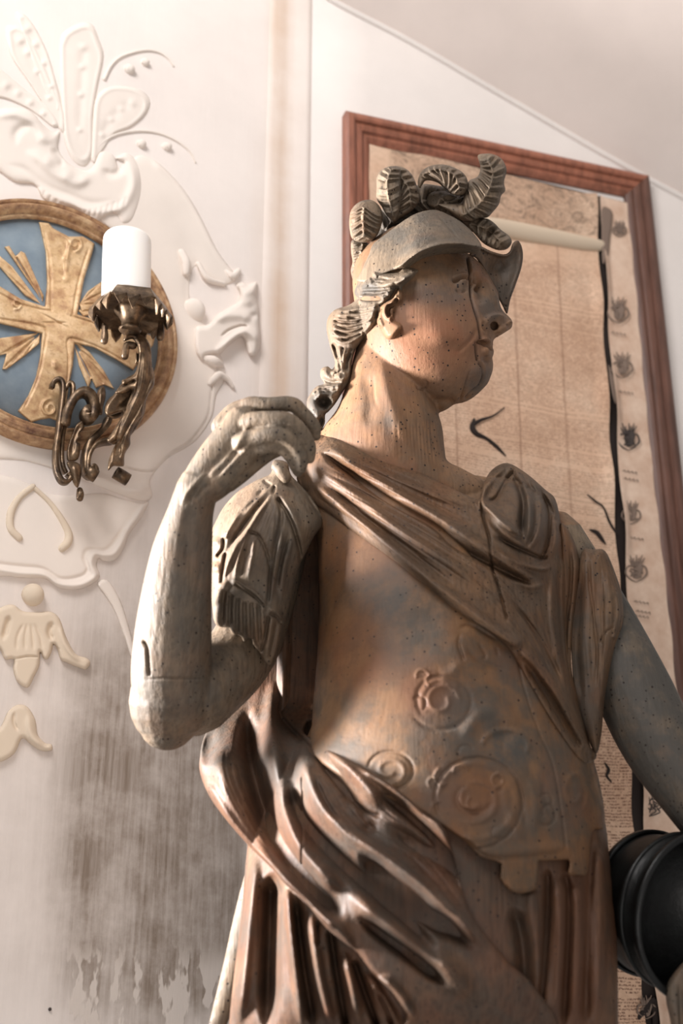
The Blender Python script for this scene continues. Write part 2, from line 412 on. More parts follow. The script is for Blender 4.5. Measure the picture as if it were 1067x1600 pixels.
m, t, b = mat('blue_paint', srgb(118, 132, 144), .7); v = coords(t)
c = ramp(t, noise(t, v, 22, 5, .6), [(.3, srgb(104, 120, 134)), (.7, srgb(132, 146, 156))]); t.links.new(c, b.inputs['Base Color']); bump(t, b, noise(t, v, 90, 4), .4, .001); BLUE = m
m, t, b = mat('aged_bronze', srgb(92, 76, 62), .38, .7); v = coords(t)
c = ramp(t, noise(t, v, 60, 5, .65), [(.3, srgb(52, 42, 36)), (.55, srgb(112, 92, 72)), (.75, srgb(166, 140, 112))]); t.links.new(c, b.inputs['Base Color']); bump(t, b, noise(t, v, 150, 4), .4, .001); BRONZE = m
CANDLE, t, b = mat('candle_wax', srgb(250, 247, 243), .5); b.inputs['Subsurface Weight'].default_value = .15; b.inputs['Subsurface Radius'].default_value = (.01, .008, .006)
def frame_wood(name, cc):
    m, t, b = mat(name, cc, .45, 0, .4); v = coords(t, (1, 1, 1))
    n = noise(t, coords(t, (1, 1, .12)), 90, 4, .6, .3); n2 = noise(t, v, 14, 4, .6)
    c = mix(t, ramp(t, n, [(.35, W3(.7)), (.6, W3(0))]), cc, tuple(x * .45 for x in cc)); c = mix(t, ramp(t, n2, [(.5, W3(0)), (.75, W3(.5))]), c, srgb(84, 58, 46))
    t.links.new(c, b.inputs['Base Color']); bump(t, b, n, .3, .001); return m
FRAMEW = frame_wood('frame_wood', srgb(158, 100, 78)); FRAMED = frame_wood('dark_frame_wood', srgb(104, 72, 60))
INK, t, b = mat('printing_ink', srgb(62, 54, 50), .8); INKL, t, b = mat('faded_ink', srgb(122, 104, 92), .8); TORN, t, b = mat('torn_gap', srgb(38, 28, 24), .9)
BLACK, t, b = mat('blackened_wood', srgb(20, 22, 23), .42, 0, .35); v = coords(t)
t.links.new(ramp(t, noise(t, v, 40, 4), [(.4, srgb(7, 7, 7)), (.7, srgb(16, 19, 19))]), b.inputs['Base Color']); bump(t, b, noise(t, v, 70, 4), .4, .002)
def make_paper():
    m, t, b = mat('printed_paper', srgb(206, 176, 148), .8, 0, .15)
    uv = N(t, 'ShaderNodeUVMap', uv_map='sheet'); sep = N(t, 'ShaderNodeSeparateXYZ'); t.links.new(uv.outputs[0], sep.inputs[0])
    u, vv = sep.outputs[0], sep.outputs[1]     # metres along / up the sheet
    big = noise(t, uv.outputs[0], 7, 5, .6); fib = noise(t, uv.outputs[0], 120, 4, .6)
    c = ramp(t, big, [(.3, srgb(192, 156, 130)), (.5, srgb(212, 178, 152)), (.7, srgb(222, 194, 170))])
    c = mix(t, ramp(t, fib, [(.45, W3(0)), (.7, W3(.3))]), c, srgb(160, 126, 102))
    # rows of small type
    wv = mathn(t, 'ADD', vv, mathn(t, 'MULTIPLY', noise(t, uv.outputs[0], 9, 1), .010))
    rowf = mathn(t, 'FRACT', mathn(t, 'MULTIPLY', wv, 230.0)); row = mathn(t, 'FLOOR', mathn(t, 'MULTIPLY', wv, 230.0))
    inrow = mathn(t, 'MULTIPLY', mathn(t, 'GREATER_THAN', rowf, .22), mathn(t, 'LESS_THAN', rowf, .80))
    cm = N(t, 'ShaderNodeCombineXYZ'); t.links.new(mathn(t, 'MULTIPLY', u, 620), cm.inputs[0]); t.links.new(mathn(t, 'MULTIPLY', row, 7.31), cm.inputs[1]); t.links.new(mathn(t, 'MULTIPLY', rowf, 2.0), cm.inputs[2])
    let = N(t, 'ShaderNodeTexNoise'); let.inputs['Scale'].default_value = 1.0; let.inputs['Detail'].default_value = 2; t.links.new(cm.outputs[0], let.inputs['Vector'])
    cw = N(t, 'ShaderNodeCombineXYZ'); t.links.new(mathn(t, 'MULTIPLY', u, 110), cw.inputs[0]); t.links.new(mathn(t, 'MULTIPLY', row, 3.7), cw.inputs[1])
    wd = N(t, 'ShaderNodeTexNoise'); wd.inputs['Scale'].default_value = 1.0; wd.inputs['Detail'].default_value = 1; t.links.new(cw.outputs[0], wd.inputs['Vector'])
    ink = mathn(t, 'MULTIPLY', mathn(t, 'GREATER_THAN', let.outputs[0], .48), mathn(t, 'GREATER_THAN', wd.outputs[0], .40))
    ink = mathn(t, 'MULTIPLY', ink, inrow)
    # heading rows now and then are skipped
    par = N(t, 'ShaderNodeTexWhiteNoise', noise_dimensions='1D'); t.links.new(row, par.inputs['W'])
    ink = mathn(t, 'MULTIPLY', ink, mathn(t, 'GREATER_THAN', par.outputs[0], .08))
    att = N(t, 'ShaderNodeAttribute', attribute_name='stain'); sx = N(t, 'ShaderNodeSeparateColor'); t.links.new(att.outputs[0], sx.inputs[0])
    inkt = mathn(t, 'MULTIPLY', ink, sx.outputs[0])
    c = mix(t, mathn(t, 'MULTIPLY', inkt, .8), c, srgb(96, 60, 48))
    # engraved picture band at the head
    en = noise(t, uv.outputs[0], 26, 6, .75, 2.5)
    ef = mathn(t, 'MULTIPLY', sx.outputs[1], ramp(t, en, [(.42, W3(.75)), (.52, W3(.1)), (.58, W3(.6)), (.7, W3(0))]))
    c = mix(t, ef, c, srgb(112, 96, 82))
    c = mix(t, sx.outputs[2], c, srgb(120, 82, 62))
    t.links.new(c, b.inputs['Base Color']); bump(t, b, mathn(t, 'ADD', big, mathn(t, 'MULTIPLY', fib, .3)), .35, .002)
    return m
PAPER = make_paper()
STRIPP, t, b = mat('paper_strip', srgb(206, 178, 152), .8, 0, .15); v = coords(t)
t.links.new(ramp(t, noise(t, v, 30, 5, .65), [(.3, srgb(196, 164, 142)), (.7, srgb(222, 198, 178))]), b.inputs['Base Color'])
ROLLP, t, b = mat('pale_paper', srgb(206, 188, 166), .8, 0, .15)

# ------------------------------------------------------------------ the room
sm = lambda x: np.clip(x, 0, 1) ** 2 * (3 - 2 * np.clip(x, 0, 1))
def gridwall(name, P0, H, a0, a1, z0, z1, nA, nZ, m, dispfn=None, attrfn=None, N_=None, thick=.05):
    A_, Z_ = np.meshgrid(np.linspace(a0, a1, nA), np.linspace(z0, z1, nZ)); a = A_.ravel(); z = Z_.ravel()
    V = np.array([P0[0], P0[1], 0]) + np.outer(a, H) + np.outer(z, [0, 0, 1]); n = nA * nZ
    at = None
    q = inv(V)
    if dispfn is not None: V = V + np.outer(dispfn(q[:, 0], q[:, 1]), N_)
    if attrfn is not None: at = attrfn(q[:, 0], q[:, 1])
    g = np.arange(n).reshape(nZ, nA); f = np.stack([g[:-1, :-1], g[:-1, 1:], g[1:, 1:], g[1:, :-1]], -1).reshape(-1, 4)
    # back skin
    cs = np.array([g[0, 0], g[0, -1], g[-1, -1], g[-1, 0]]); Vb = V[cs] - N_ * thick
    V2 = np.vstack([V, Vb]); fb = [(n, n + 3, n + 2, n + 1)]
    fl = [tuple(x) for x in f] + fb
    loopb = [list(g[0, :]), list(g[:, -1]), list(g[-1, ::-1]), list(g[::-1, 0])]
    for i, lb in enumerate(loopb): fl.append(tuple([n + i] + [n + (i + 1) % 4] + lb[::-1]))
    if at is not None: at = np.vstack([at, at[cs]])
    o = mk(name, V2, fl, m, None, True, at); tag(o, kind='structure'); return o
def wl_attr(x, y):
    # brushed dirty area and painted-in shade low on the wall, lime flakes at its foot, yellowed band
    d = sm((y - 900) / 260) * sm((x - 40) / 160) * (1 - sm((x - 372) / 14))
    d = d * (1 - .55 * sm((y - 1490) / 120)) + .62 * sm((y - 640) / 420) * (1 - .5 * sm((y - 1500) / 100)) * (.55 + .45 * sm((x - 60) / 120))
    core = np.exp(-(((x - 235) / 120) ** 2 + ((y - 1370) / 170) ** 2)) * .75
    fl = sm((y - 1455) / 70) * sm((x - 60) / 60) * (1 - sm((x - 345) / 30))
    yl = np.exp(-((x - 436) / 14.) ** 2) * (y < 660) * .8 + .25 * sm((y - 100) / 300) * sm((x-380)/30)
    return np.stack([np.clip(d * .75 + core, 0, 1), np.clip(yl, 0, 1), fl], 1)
def wl_disp(x, y):
    return np.zeros(len(x))
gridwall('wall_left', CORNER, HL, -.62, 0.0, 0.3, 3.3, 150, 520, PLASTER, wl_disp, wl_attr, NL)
gridwall('wall_right', CORNER, HR_, 0.0, 1.3, 0.3, 3.3, 10, 12, PLASTR, None, None, NR)
# rounded corner pilaster strip: shallow profile swept up the corner
def strip(name, profile, m, z0=.3, z1=3.3, attrfn=None):
    V = []; Fc = []; k = len(profile); nz = 200
    for zi in range(nz):
        z = z0 + (z1 - z0) * zi / (nz - 1)
        for p in profile: V.append(np.array([p[0], p[1], z]))
    for zi in range(nz - 1):
        for i in range(k - 1): Fc.append((zi * k + i, zi * k + i + 1, (zi + 1) * k + i + 1, (zi + 1) * k + i))
    V = np.array(V); q = inv(V)
    o = mk(name, V, Fc, m, None, True, attrfn(q[:, 0], q[:, 1]) if attrfn else None); tag(o, kind='structure'); return o
cxy = CORNER[:2]; hl = HL[:2]; nl = NL[:2]; hr = HR_[:2]; nr = NR[:2]
prof = [cxy - hl * .042 - nl * .001, cxy - hl * .036 + nl * .0015, cxy - hl * .028 + nl * .003, cxy - hl * .012 + nl * .003, cxy + (nl + nr) * .0015, cxy + hr * .012 + nr * .003, cxy + hr * .030 + nr * .003, cxy + hr * .038 + nr * .002, cxy + hr * .040 - nr * .001]
strip('trim_1', prof, PLASTER, attrfn=lambda x, y: np.stack([.30 * sm((y - 400) / 500), .9 * np.exp(-((x - 437) / 14.) ** 2) * sm((700-y)/60) + .2, 0 * x], 1))
# vault: springs from a diagonal line on the right wall and comes toward the visitor
def vault():
    line = [(440, -60), (480, -30), (522, 0), (640, 62), (760, 132), (880, 202), (960, 248), (1067, 306), (1200, 372), (1500, 520)]
    L = catmull(line, 8); V = []; nn = 26
    Pw = MR(L[:, 0], L[:, 1], 0)
    for j in range(nn):
        t = j / (nn - 1)
        off = NR * (.62 * t) + np.array([0, 0, 1]) * (.62 * t - .16 * t * t)
        V.append(Pw + off + np.array([0, 0, -.004]) * (1 if j else 0))
    V = np.vstack(V); m = len(L); g = np.arange(m * nn).reshape(nn, m)
    f = np.stack([g[:-1, :-1], g[:-1, 1:], g[1:, 1:], g[1:, :-1]], -1).reshape(-1, 4)
    o = mk('ceiling', V, f, CEIL); tag(o, kind='structure')
    R = np.array([(q[0], q[1] + 3, 1., 5.) for q in line]); g2 = tube_geo(R, MR, 10, 8)
    o2 = mk('trim_2', g2[0], g2[1], PLASTR); tag(o2, kind='structure')
vault()

# ------------------------------------------------------------------ stucco relief on the left wall
def sc_(L, k): return [dict(s, a=s['a'] * k) for s in L]
def blob(cx, cy, r, a): return S([(cx - .1, cy), (cx + .1, cy)], r, a, 'g', 0, True)
crest = empty('stucco_crest', None, 'large cream stucco crest of leaves and scrolls above the blue roundel', 'ornament')
base_c = zS3([(-60, 470), (-20, 420), (60, 408), (120, 425), (160, 470), (200, 500), (228, 500), (220, 560), (250, 610), (300, 640), (345, 640), (380, 575), (430, 590), (450, 640), (470, 615), (440, 600), (480, 580), (525, 620), (540, 700), (530, 770), (500, 840), (460, 850), (430, 810), (350, 845), (280, 790), (220, 780), (160, 750), (130, 700), (60, 690), (0, 650), (-60, 600)])
st = [S(zS3([(-40, 450), (60, 430), (130, 470), (160, 520), (210, 540)]), 8, 9), S(zS3([(60, 560), (65, 500), (110, 475), (140, 500), (140, 540)]), 7, -7),
      S(zS3([(90, 570), (150, 600), (200, 650), (280, 690), (340, 690)]), 9, 10), S(zS3([(10, 620), (90, 640), (170, 700), (260, 740), (350, 770), (440, 750)]), 6, -5),
      S(zS3([(150, 720), (250, 760), (350, 800), (450, 790), (500, 720), (500, 650), (460, 610)]), 7, 8), S(zS3([(380, 640), (420, 660), (450, 650), (450, 620)]), 6, -7),
      S(zS3([(190, 560), (230, 600), (230, 640)]), 5, -6), blob(*zS3([(185, 610)])[0], 9, 7), blob(*zS3([(255, 660)])[0], 9, 7), blob(*zS3([(320, 680)])[0], 8, 7)]
for i in range(16):
    x = 150 + i * 22; y = 700 + 60 * math.sin(i * .23) + i * 4; st.append(S(zS3([(x, y), (x - 12, y + 40)]), 2.2, -3, 'g', .2))
relief('scroll_band', base_c, ML, STUCCO, crest, T=9, R=14, strokes=sc_(st, .7), step=1.8, back=3)
leafs = [([(60, 60), (85, 50), (130, 100), (180, 200), (210, 300), (235, 400), (215, 430), (160, 320), (110, 200)], [(90, 80), (150, 200), (210, 370)]),
         ([(20, 110), (50, 95), (100, 120), (140, 190), (200, 320), (250, 430), (245, 510), (180, 420), (100, 300), (40, 210)], [(65, 130), (120, 230), (210, 420)]),
         ([(225, 160), (250, 115), (310, 85), (350, 95), (375, 150), (393, 215), (370, 330), (352, 450), (350, 580), (320, 630), (270, 600), (240, 510), (228, 300)], [(320, 140), (310, 300), (300, 560)]),
         ([(350, 470), (360, 380), (400, 335), (460, 325), (530, 340), (568, 380), (556, 430), (500, 480), (430, 510), (390, 570), (345, 610)], [(520, 380), (440, 430), (370, 540)]),
         ([(-40, 255), (0, 262), (60, 310), (120, 360), (180, 400), (230, 470), (200, 480), (120, 420), (40, 380), (-40, 350)], [(0, 310), (90, 370), (190, 450)])]
for i, (o_, mid_) in enumerate(leafs):
    cen = np.mean(np.array(o_), 0); rim = [(cen[0] + (q[0] - cen[0]) * .86, cen[1] + (q[1] - cen[1]) * .92) for q in o_]
    st = [S(zS3(mid_), 7, -4), S(zS3(rim + [rim[0]]), 3.2, 4, 'g', 0)]
    for k in range(4):
        p = np.array(catmull(mid_, 4))[1 + k * 2]; st.append(blob(*zS3([tuple(p)])[0], 6 - k * .6, 6))
    relief('leaf', zS3(o_), ML, STUCCO, crest, T=4, R=12, strokes=sc_(st, .5), step=1.8, back=3)
for pts_, balls in (([(395, 300), (420, 250), (460, 215), (540, 192), (600, 198), (640, 225), (657, 250)], [(490, 262, 9), (550, 236, 7)]),
                    ([(355, 610), (370, 560), (430, 515), (520, 497), (600, 505), (670, 535), (720, 575), (740, 615)], [(535, 545, 8), (632, 555, 8)])):
    z_ = zS3([(a, b_, 1, 2.8 - 1.4 * i / 7) for i, (a, b_) in enumerate(pts_)])
    mk('tendril', *tube_geo(z_, ML), STUCCO, crest)
    for q in balls:
        p = zS3([q[:2]])[0]; mk('berry', *ell_geo(p[0], p[1], 3, q[2], q[2] * .9, q[2] * .7, ML), STUCCO, crest)
settle(crest, ML(130, 300, 0))

cart = empty('stucco_cartouche', None, 'broad cracked stucco surround curling round the blue roundel', 'ornament')
co_ = [(205, 250), (235, 247), (262, 268), (290, 300), (315, 342), (340, 392), (365, 425), (372, 434), (352, 445), (320, 430), (305, 415), (296, 440), (300, 480), (330, 520), (345, 556), (352, 590), (338, 618), (332, 650), (312, 682), (290, 700), (262, 716), (235, 748), (238, 775), (222, 783), (180, 770), (130, 750), (90, 735), (40, 720), (-40, 705), (-40, 620), (60, 640), (160, 640), (230, 560), (235, 460), (200, 380), (150, 330)]
st = [S([(235, 247), (290, 300), (340, 392), (370, 430)], 6, 4, 'g', .1), S([(345, 560), (332, 600), (325, 650), (296, 690), (268, 708), (240, 735), (215, 735), (190, 728)], 1.8, -5, 'v', .1),
      S([(318, 672), (335, 682)], 1.5, -4, 'v'), S([(268, 708), (280, 720)], 1.5, -3, 'v'), S([(190, 770), (235, 757), (262, 740), (300, 712), (322, 680)], 7, 6, 'g', .15),
      S([(100, 735), (150, 745), (200, 765), (235, 770)], 6, 6), S([(250, 300), (290, 360), (300, 430), (300, 520)], 20, -3)]
relief('surround', co_, ML, STUCCO, cart, T=5, R=16, strokes=st, step=2, back=3)
# side volute with dark undercuts
vo_ = zSCR([(130, 960), (150, 860), (250, 840), (330, 760), (420, 700), (520, 640), (540, 560), (510, 490), (560, 460), (620, 480), (690, 460), (700, 520), (690, 600), (710, 690), (715, 800), (725, 920), (720, 1040), (680, 1120), (620, 1110), (600, 1050), (560, 950), (470, 1000), (370, 1100), (300, 1110), (230, 1130), (220, 1180), (150, 1100)])
st = [S(zSCR([(370, 950), (440, 890), (550, 850), (620, 860)]), 2.2, -9, 'v'), S(zSCR([(300, 1090), (420, 1020), (540, 930), (600, 900), (680, 960), (680, 1080)]), 7, 10), S(zSCR([(300, 820), (420, 760), (560, 760), (650, 810)]), 8, 7), S(zSCR([(560, 500), (600, 600), (650, 700)]), 8, 6), blob(*zSCR([(640, 540)])[0], 8, 5), blob(*zSCR([(670, 760)])[0], 5, -5)]
relief('volute', vo_, ML, STUCCO, cart, T=16, R=9, strokes=st, step=1.4, back=3)
mk('scroll_end', *tube_geo(zSCR([(20, 200, 4, 6), (60, 290, 8, 7), (60, 380, 6, 6)]), ML), STUCCO, cart)
mk('scroll_end', *tube_geo(zSCR([(170, 300, 3, 4), (250, 430, 6, 5), (400, 480, 3, 4)]), ML), STUCCO, cart)
mk('scroll_end', *tube_geo(zSCR([(420, 370, 3, 4), (480, 410, 6, 6), (530, 360, 3, 4)]), ML), STUCCO, cart)
mk('bead', *ell_geo(*zSCR([(125, 720)])[0], 2, 19, 20, 10, ML), STUCCO, cart)
mk('scroll_end', *tube_geo(zSCR([(200, 1140, 3, 5), (300, 1170, 8, 9), (370, 1200, 3, 5)]), ML), STUCCO, cart)
mk('scroll_end', *tube_geo(zSCR([(270, 1370, 5, 4), (310, 1330, 7, 6), (360, 1290, 6, 6), (430, 1330, 5, 4), (480, 1400, 3, 3)]), ML), STUCCO, cart)
settle(cart, ML(300, 500, 0))
low = empty('stucco_shell', None, 'wavy edged stucco shell below the roundel with two curved ribs', 'ornament')
lo_ = zS5([(-80, 150), (0, 158), (70, 175), (130, 200), (230, 240), (400, 230), (480, 250), (560, 270), (592, 262), (560, 330), (515, 390), (492, 450), (455, 498), (410, 500), (392, 488), (384, 520), (396, 560), (360, 595), (300, 614), (230, 605), (180, 570), (110, 568), (40, 560), (-80, 520)])
st = [S(zS5([(-80, 515), (0, 535), (80, 548), (170, 555), (230, 590), (300, 598), (350, 582), (378, 555), (360, 510), (375, 470), (410, 475), (450, 470), (480, 430), (505, 380), (560, 300), (585, 268)]), 4.5, 7, 'g', .03),
      S(zS5([(-80, 490), (0, 510), (80, 520), (170, 530), (240, 570), (320, 560), (350, 530), (335, 490), (350, 455), (420, 455), (470, 400), (500, 350)]), 3, -4, 'g', .1)]
relief('shell', lo_, ML, STUCCO, low, T=6, R=10, strokes=sc_(st, .8), step=2, back=3)
mk('rib', *tube_geo(zS5([(130, 205, 6, 5), (75, 250, 6, 5), (42, 310, 6, 6), (42, 370, 6, 6), (75, 408, 6, 6)]), ML), STUCCO2, low)
mk('rib', *tube_geo(zS5([(130, 205, 6, 4), (190, 260, 6, 4), (235, 320, 6, 5), (270, 385, 6, 6), (268, 425, 6, 7), (245, 450, 6, 6)]), ML), STUCCO2, low)
relief('strap', zS5([(385, 590), (425, 575), (470, 640), (500, 720), (530, 830), (545, 900), (520, 880), (490, 790), (455, 700), (420, 640)]), ML, STUCCO, low, T=5, R=5, step=2, back=3)
settle(low, ML(90, 850, 0))
o = mk('stucco_ball', *ell_geo(*zS5([(130, 634)])[0], 4, 18, 18, 15, ML), STUCCO2); tag(o, 'round cream stucco ball on the wall under the shell', 'ornament')
pen = zS5([(-50, 720), (0, 685), (50, 672), (90, 698), (150, 703), (200, 700), (236, 728), (262, 800), (300, 868), (345, 885), (358, 905), (340, 930), (300, 918), (270, 905), (240, 890), (228, 850), (212, 830), (205, 860), (190, 888), (172, 885), (160, 860), (156, 915), (135, 960), (110, 1002), (70, 980), (52, 930), (54, 890), (20, 890), (0, 850), (-30, 830), (-60, 900), (-80, 800)])
st = [S(zS5([(210, 735), (195, 780), (210, 820)]), 4, -7), S(zS5([(240, 740), (260, 830), (320, 905)]), 5, 5), S(zS5([(40, 710), (25, 760), (10, 820)]), 4, -7), S(zS5([(55, 888), (110, 878), (155, 880)]), 2, -5, 'v')]
for x in (70, 100, 130, 160): st.append(S(zS5([(x * .4 + 70, 740), (x, 800), (x * 1.15 - 15, 860)]), 2.5, -2.5))
o = relief('stucco_pendant', pen, ML, STUCCO2, None, T=11, R=7, strokes=st, step=1.6, back=3); tag(o, 'cream stucco leaf pendant with a pointed bud under the ball', 'ornament')
pl = zS5([(-60, 1200), (0, 1160), (30, 1100), (70, 1070), (110, 1080), (140, 1130), (150, 1190), (180, 1222), (205, 1228), (205, 1252), (160, 1252), (120, 1226), (88, 1203), (60, 1260), (20, 1290), (-20, 1300), (-60, 1290)])
o = relief('stucco_leaf', pl, ML, STUCCO2, None, T=10, R=8, strokes=[S(zS5([(60, 1090), (55, 1140), (75, 1180)]), 2.5, -4), S(zS5([(110, 1100), (125, 1190), (180, 1240)]), 5, 4)], step=1.6, back=3)
tag(o, 'lowest cream stucco leaf low on the left wall', 'ornament')
o = mk('wall_nail', *ell_geo(78, 1577, 1, 2.6, 2.6, 3, ML), INK); tag(o, 'small dark nail head in the wall near the lower left corner', 'nail')

# ------------------------------------------------------------------ roundel with gilded cross
med = empty('painted_roundel', None, 'round blue painted roundel with a gilded cross and carved rim', 'roundel')
MC = ML(74, 508, 0); RR = .186
u_ = HL; v_ = np.array([0, 0, 1.]); fm = (MC, u_, v_, NL)
mk('blue_panel', *lathe_geo([(0.0001, .010), (RR * .5, .010), (RR * .86, .010), (RR * .86, .0), (.0001, .0)], 72, fm), BLUE, med)
pr = [(.855, .0), (.855, .012), (.862, .017), (.872, .018), (.882, .014), (.89, .017), (.905, .024), (.925, .027), (.945, .025), (.957, .019), (.965, .021), (.985, .024), (1.0, .018), (1.01, .008), (1.01, 0)]
mk('rim', *lathe_geo([(r * RR, h) for r, h in pr], 120, fm), GOLDR, med)
cross = zS4([(185, 205), (235, 210), (255, 235), (330, 275), (400, 275), (455, 310), (440, 370), (405, 480), (385, 580), (372, 650), (480, 680), (600, 720), (700, 740), (745, 760), (735, 800), (690, 850), (640, 920), (560, 870), (450, 810), (360, 790), (350, 900), (330, 1000), (318, 1100), (290, 1168), (240, 1150), (200, 1155), (150, 1170), (85, 1115), (135, 1040), (172, 950), (192, 850), (200, 742), (100, 720), (0, 695), (-120, 660), (-190, 560), (-160, 470), (-90, 480), (0, 515), (100, 575), (215, 612), (225, 500), (218, 350)])
def insetc(k):
    c_ = np.mean(np.array(cross), 0)
    return None
st = [S(zS4([(210, 240), (240, 400), (245, 600), (235, 630), (100, 600), (0, 550), (-120, 500)]), 1.6, -3.5, 'g', .05), S(zS4([(430, 320), (380, 480), (352, 640), (355, 660), (480, 700), (600, 740), (715, 770)]), 1.6, -3.5, 'g', .05),
      S(zS4([(625, 890), (480, 810), (335, 765), (330, 850), (325, 960), (300, 1100), (280, 1140)]), 1.6, -3.5, 'g', .05), S(zS4([(110, 1110), (180, 960), (215, 800), (222, 730), (180, 700), (0, 670), (-120, 640)]), 1.6, -3.5, 'g', .05),
      SP(*zS4([(360, 310)])[0], 2, 13, 1.3, 0, 2, 5), SP(*zS4([(240, 1100)])[0], 2, 15, 1.5, 2, 2, 5), SP(*zS4([(80, 600)])[0], 2, 9, 1.2, 1, 2, 4),
      S(zS4([(250, 240), (330, 290), (320, 400), (320, 480)]), 3, 4), blob(*zS4([(320, 380)])[0], 6, 4), blob(*zS4([(320, 480)])[0], 5, 4), S(zS4([(265, 860), (265, 920)]), 4, 4), S(zS4([(190, 690), (330, 690)]), 1.4, -3), S(zS4([(190, 640), (340, 720)]), 1.4, -3)]
relief('cross', cross, ML, GOLD, med, base=13, T=9, R=3, strokes=st, step=1.3, back=4, sharp=True)
for tri in ([(205, 590), (20, 325), (45, 320), (75, 370), (100, 345), (120, 355), (210, 560)], [(195, 600), (120, 560), (-5, 420), (-5, 365), (60, 420), (150, 540)],
            [(380, 600), (420, 540), (490, 490), (500, 540), (470, 600), (390, 640)], [(375, 630), (440, 600), (510, 570), (520, 640), (400, 660)],
            [(355, 790), (380, 900), (425, 1010), (440, 960), (460, 1005), (500, 990), (550, 1010), (500, 920), (430, 830), (370, 780)],
            [(195, 735), (100, 750), (-10, 765), (-10, 850), (30, 840), (10, 915), (30, 915), (120, 850), (190, 790)]):
    c_ = np.array(tri[0]); st = [S(zS4([tuple(c_), tuple(q)]), 1.5, -3.5, 'g', .05) for q in tri[1:]]
    relief('ray_bundle', zS4(tri), ML, GOLD, med, base=13, T=5, R=2, strokes=st, step=1.2, back=4, sharp=True)
settle(med, MC)

# ------------------------------------------------------------------ wall sconce and candle
sc = empty('wall_sconce', None, 'wrought bronze candle sconce with curled leaves on the left wall', 'wall sconce')
DEEP = NL
def rib(name, pts, width, thick=2., z=60, fr_=zSC, n=6, mt=BRONZE):
    P = fr_([(p[0], p[1], (p[2] if len(p) > 2 else z)) for p in pts]); return mk(name, *ribbon_geo(P, ML, width, thick * 2.0, DEEP, n), mt, sc)
rib('scroll', [(110, 250, 40), (125, 200, 42), (170, 180, 44), (200, 220, 46), (200, 320, 50), (180, 480, 55), (160, 640, 60), (140, 800, 62), (150, 930, 64), (190, 1020, 66), (240, 1030, 66), (265, 990, 66), (240, 960, 66)], 14, 3.5)
rib('scroll', [(225, 260, 30), (250, 210, 30), (285, 230, 32), (280, 340, 36), (240, 470, 42), (200, 640, 50), (190, 800, 54), (200, 900, 58), (225, 960, 58)], 12, 3)
rib('scroll', [(215, 560, 60), (240, 440, 64), (300, 330, 66), (370, 285, 68), (430, 310, 70), (460, 390, 70), (455, 480, 70), (420, 510, 70), (390, 480, 70), (395, 440, 70), (420, 435, 70)], 20, 7)
rib('scroll', [(580, 500, 50), (560, 560, 50), (500, 630, 50), (430, 700, 50), (400, 780, 52), (390, 860, 55), (400, 950, 60), (440, 975, 60), (460, 930, 60)], 22, 5)
rib('scroll', [(620, 690, 60), (540, 700, 58), (470, 730, 58), (420, 800, 60), (400, 880, 62), (405, 960, 64), (440, 985, 64), (470, 950, 64), (450, 910, 64), (425, 930, 64)], 24, 3)
def roll(cx, cy, z, r, L, name='curled_end'):
    c0 = ML(*zSC([(cx, cy)])[0], z); a_ = HL * .93 + np.array([0, 0, -.35]); a_ /= np.linalg.norm(a_)
    uu = np.cross(a_, [0, 0, 1]); uu /= np.linalg.norm(uu); vv2 = np.cross(a_, uu); r *= PX * .19 ; L *= PX * .19
    mk(name, *lathe_geo([(r * .45, 0), (r, 0), (r * 1.02, L * .5), (r, L), (r * .45, L), (r * .4, L * .1), (.0001, L * .1)], 18, (c0, uu, vv2, a_)), BRONZE, sc)
roll(640, 950, 74, 56, 130); roll(405, 940, 70, 58, 90); roll(345, 1130, 70, 34, 10)
mk('finial', *tube_geo(zSC([(345, 1100, 62, 5), (348, 1135, 64, 6.2), (345, 1165, 64, 5.5)]), ML), BRONZE, sc)
def leafp(name, out, strokes, base=60, T=5, R=5, frm=zSC, step=1.0, back=4):
    relief(name, frm(out), ML, BRONZE, sc, base=base, T=T, R=R, strokes=strokes, step=step, back=back)
leafp('acanthus_leaf', [(235, 870), (300, 860), (350, 890), (360, 960), (345, 1040), (325, 1080), (290, 1040), (270, 960)], [S(zSC([(300, 880), (320, 1060)]), 3, 3)], 70)
leafp('acanthus_leaf', [(390, 500), (350, 520), (310, 560), (280, 640), (250, 720), (235, 800), (250, 860), (330, 840), (350, 720), (320, 690), (355, 660), (340, 630), (380, 580), (385, 540)], [S(zSC([(370, 530), (300, 660), (270, 830)]), 4, -4)], 60)
leafp('acanthus_leaf', [(480, 330), (500, 260), (540, 230), (560, 270), (560, 330), (540, 400), (530, 470), (490, 460), (480, 400)], [S(zSC([(530, 260), (510, 440)]), 4, 4)], 68)
leafp('acanthus_leaf', [(550, 430), (570, 360), (620, 310), (700, 290), (760, 250), (800, 240), (790, 310), (740, 380), (720, 440), (680, 490), (620, 505), (570, 480)], [S(zSC([(570, 440), (650, 360), (780, 280)]), 5, 6), S(zSC([(600, 470), (700, 420)]), 3, -4)], 78, 7)
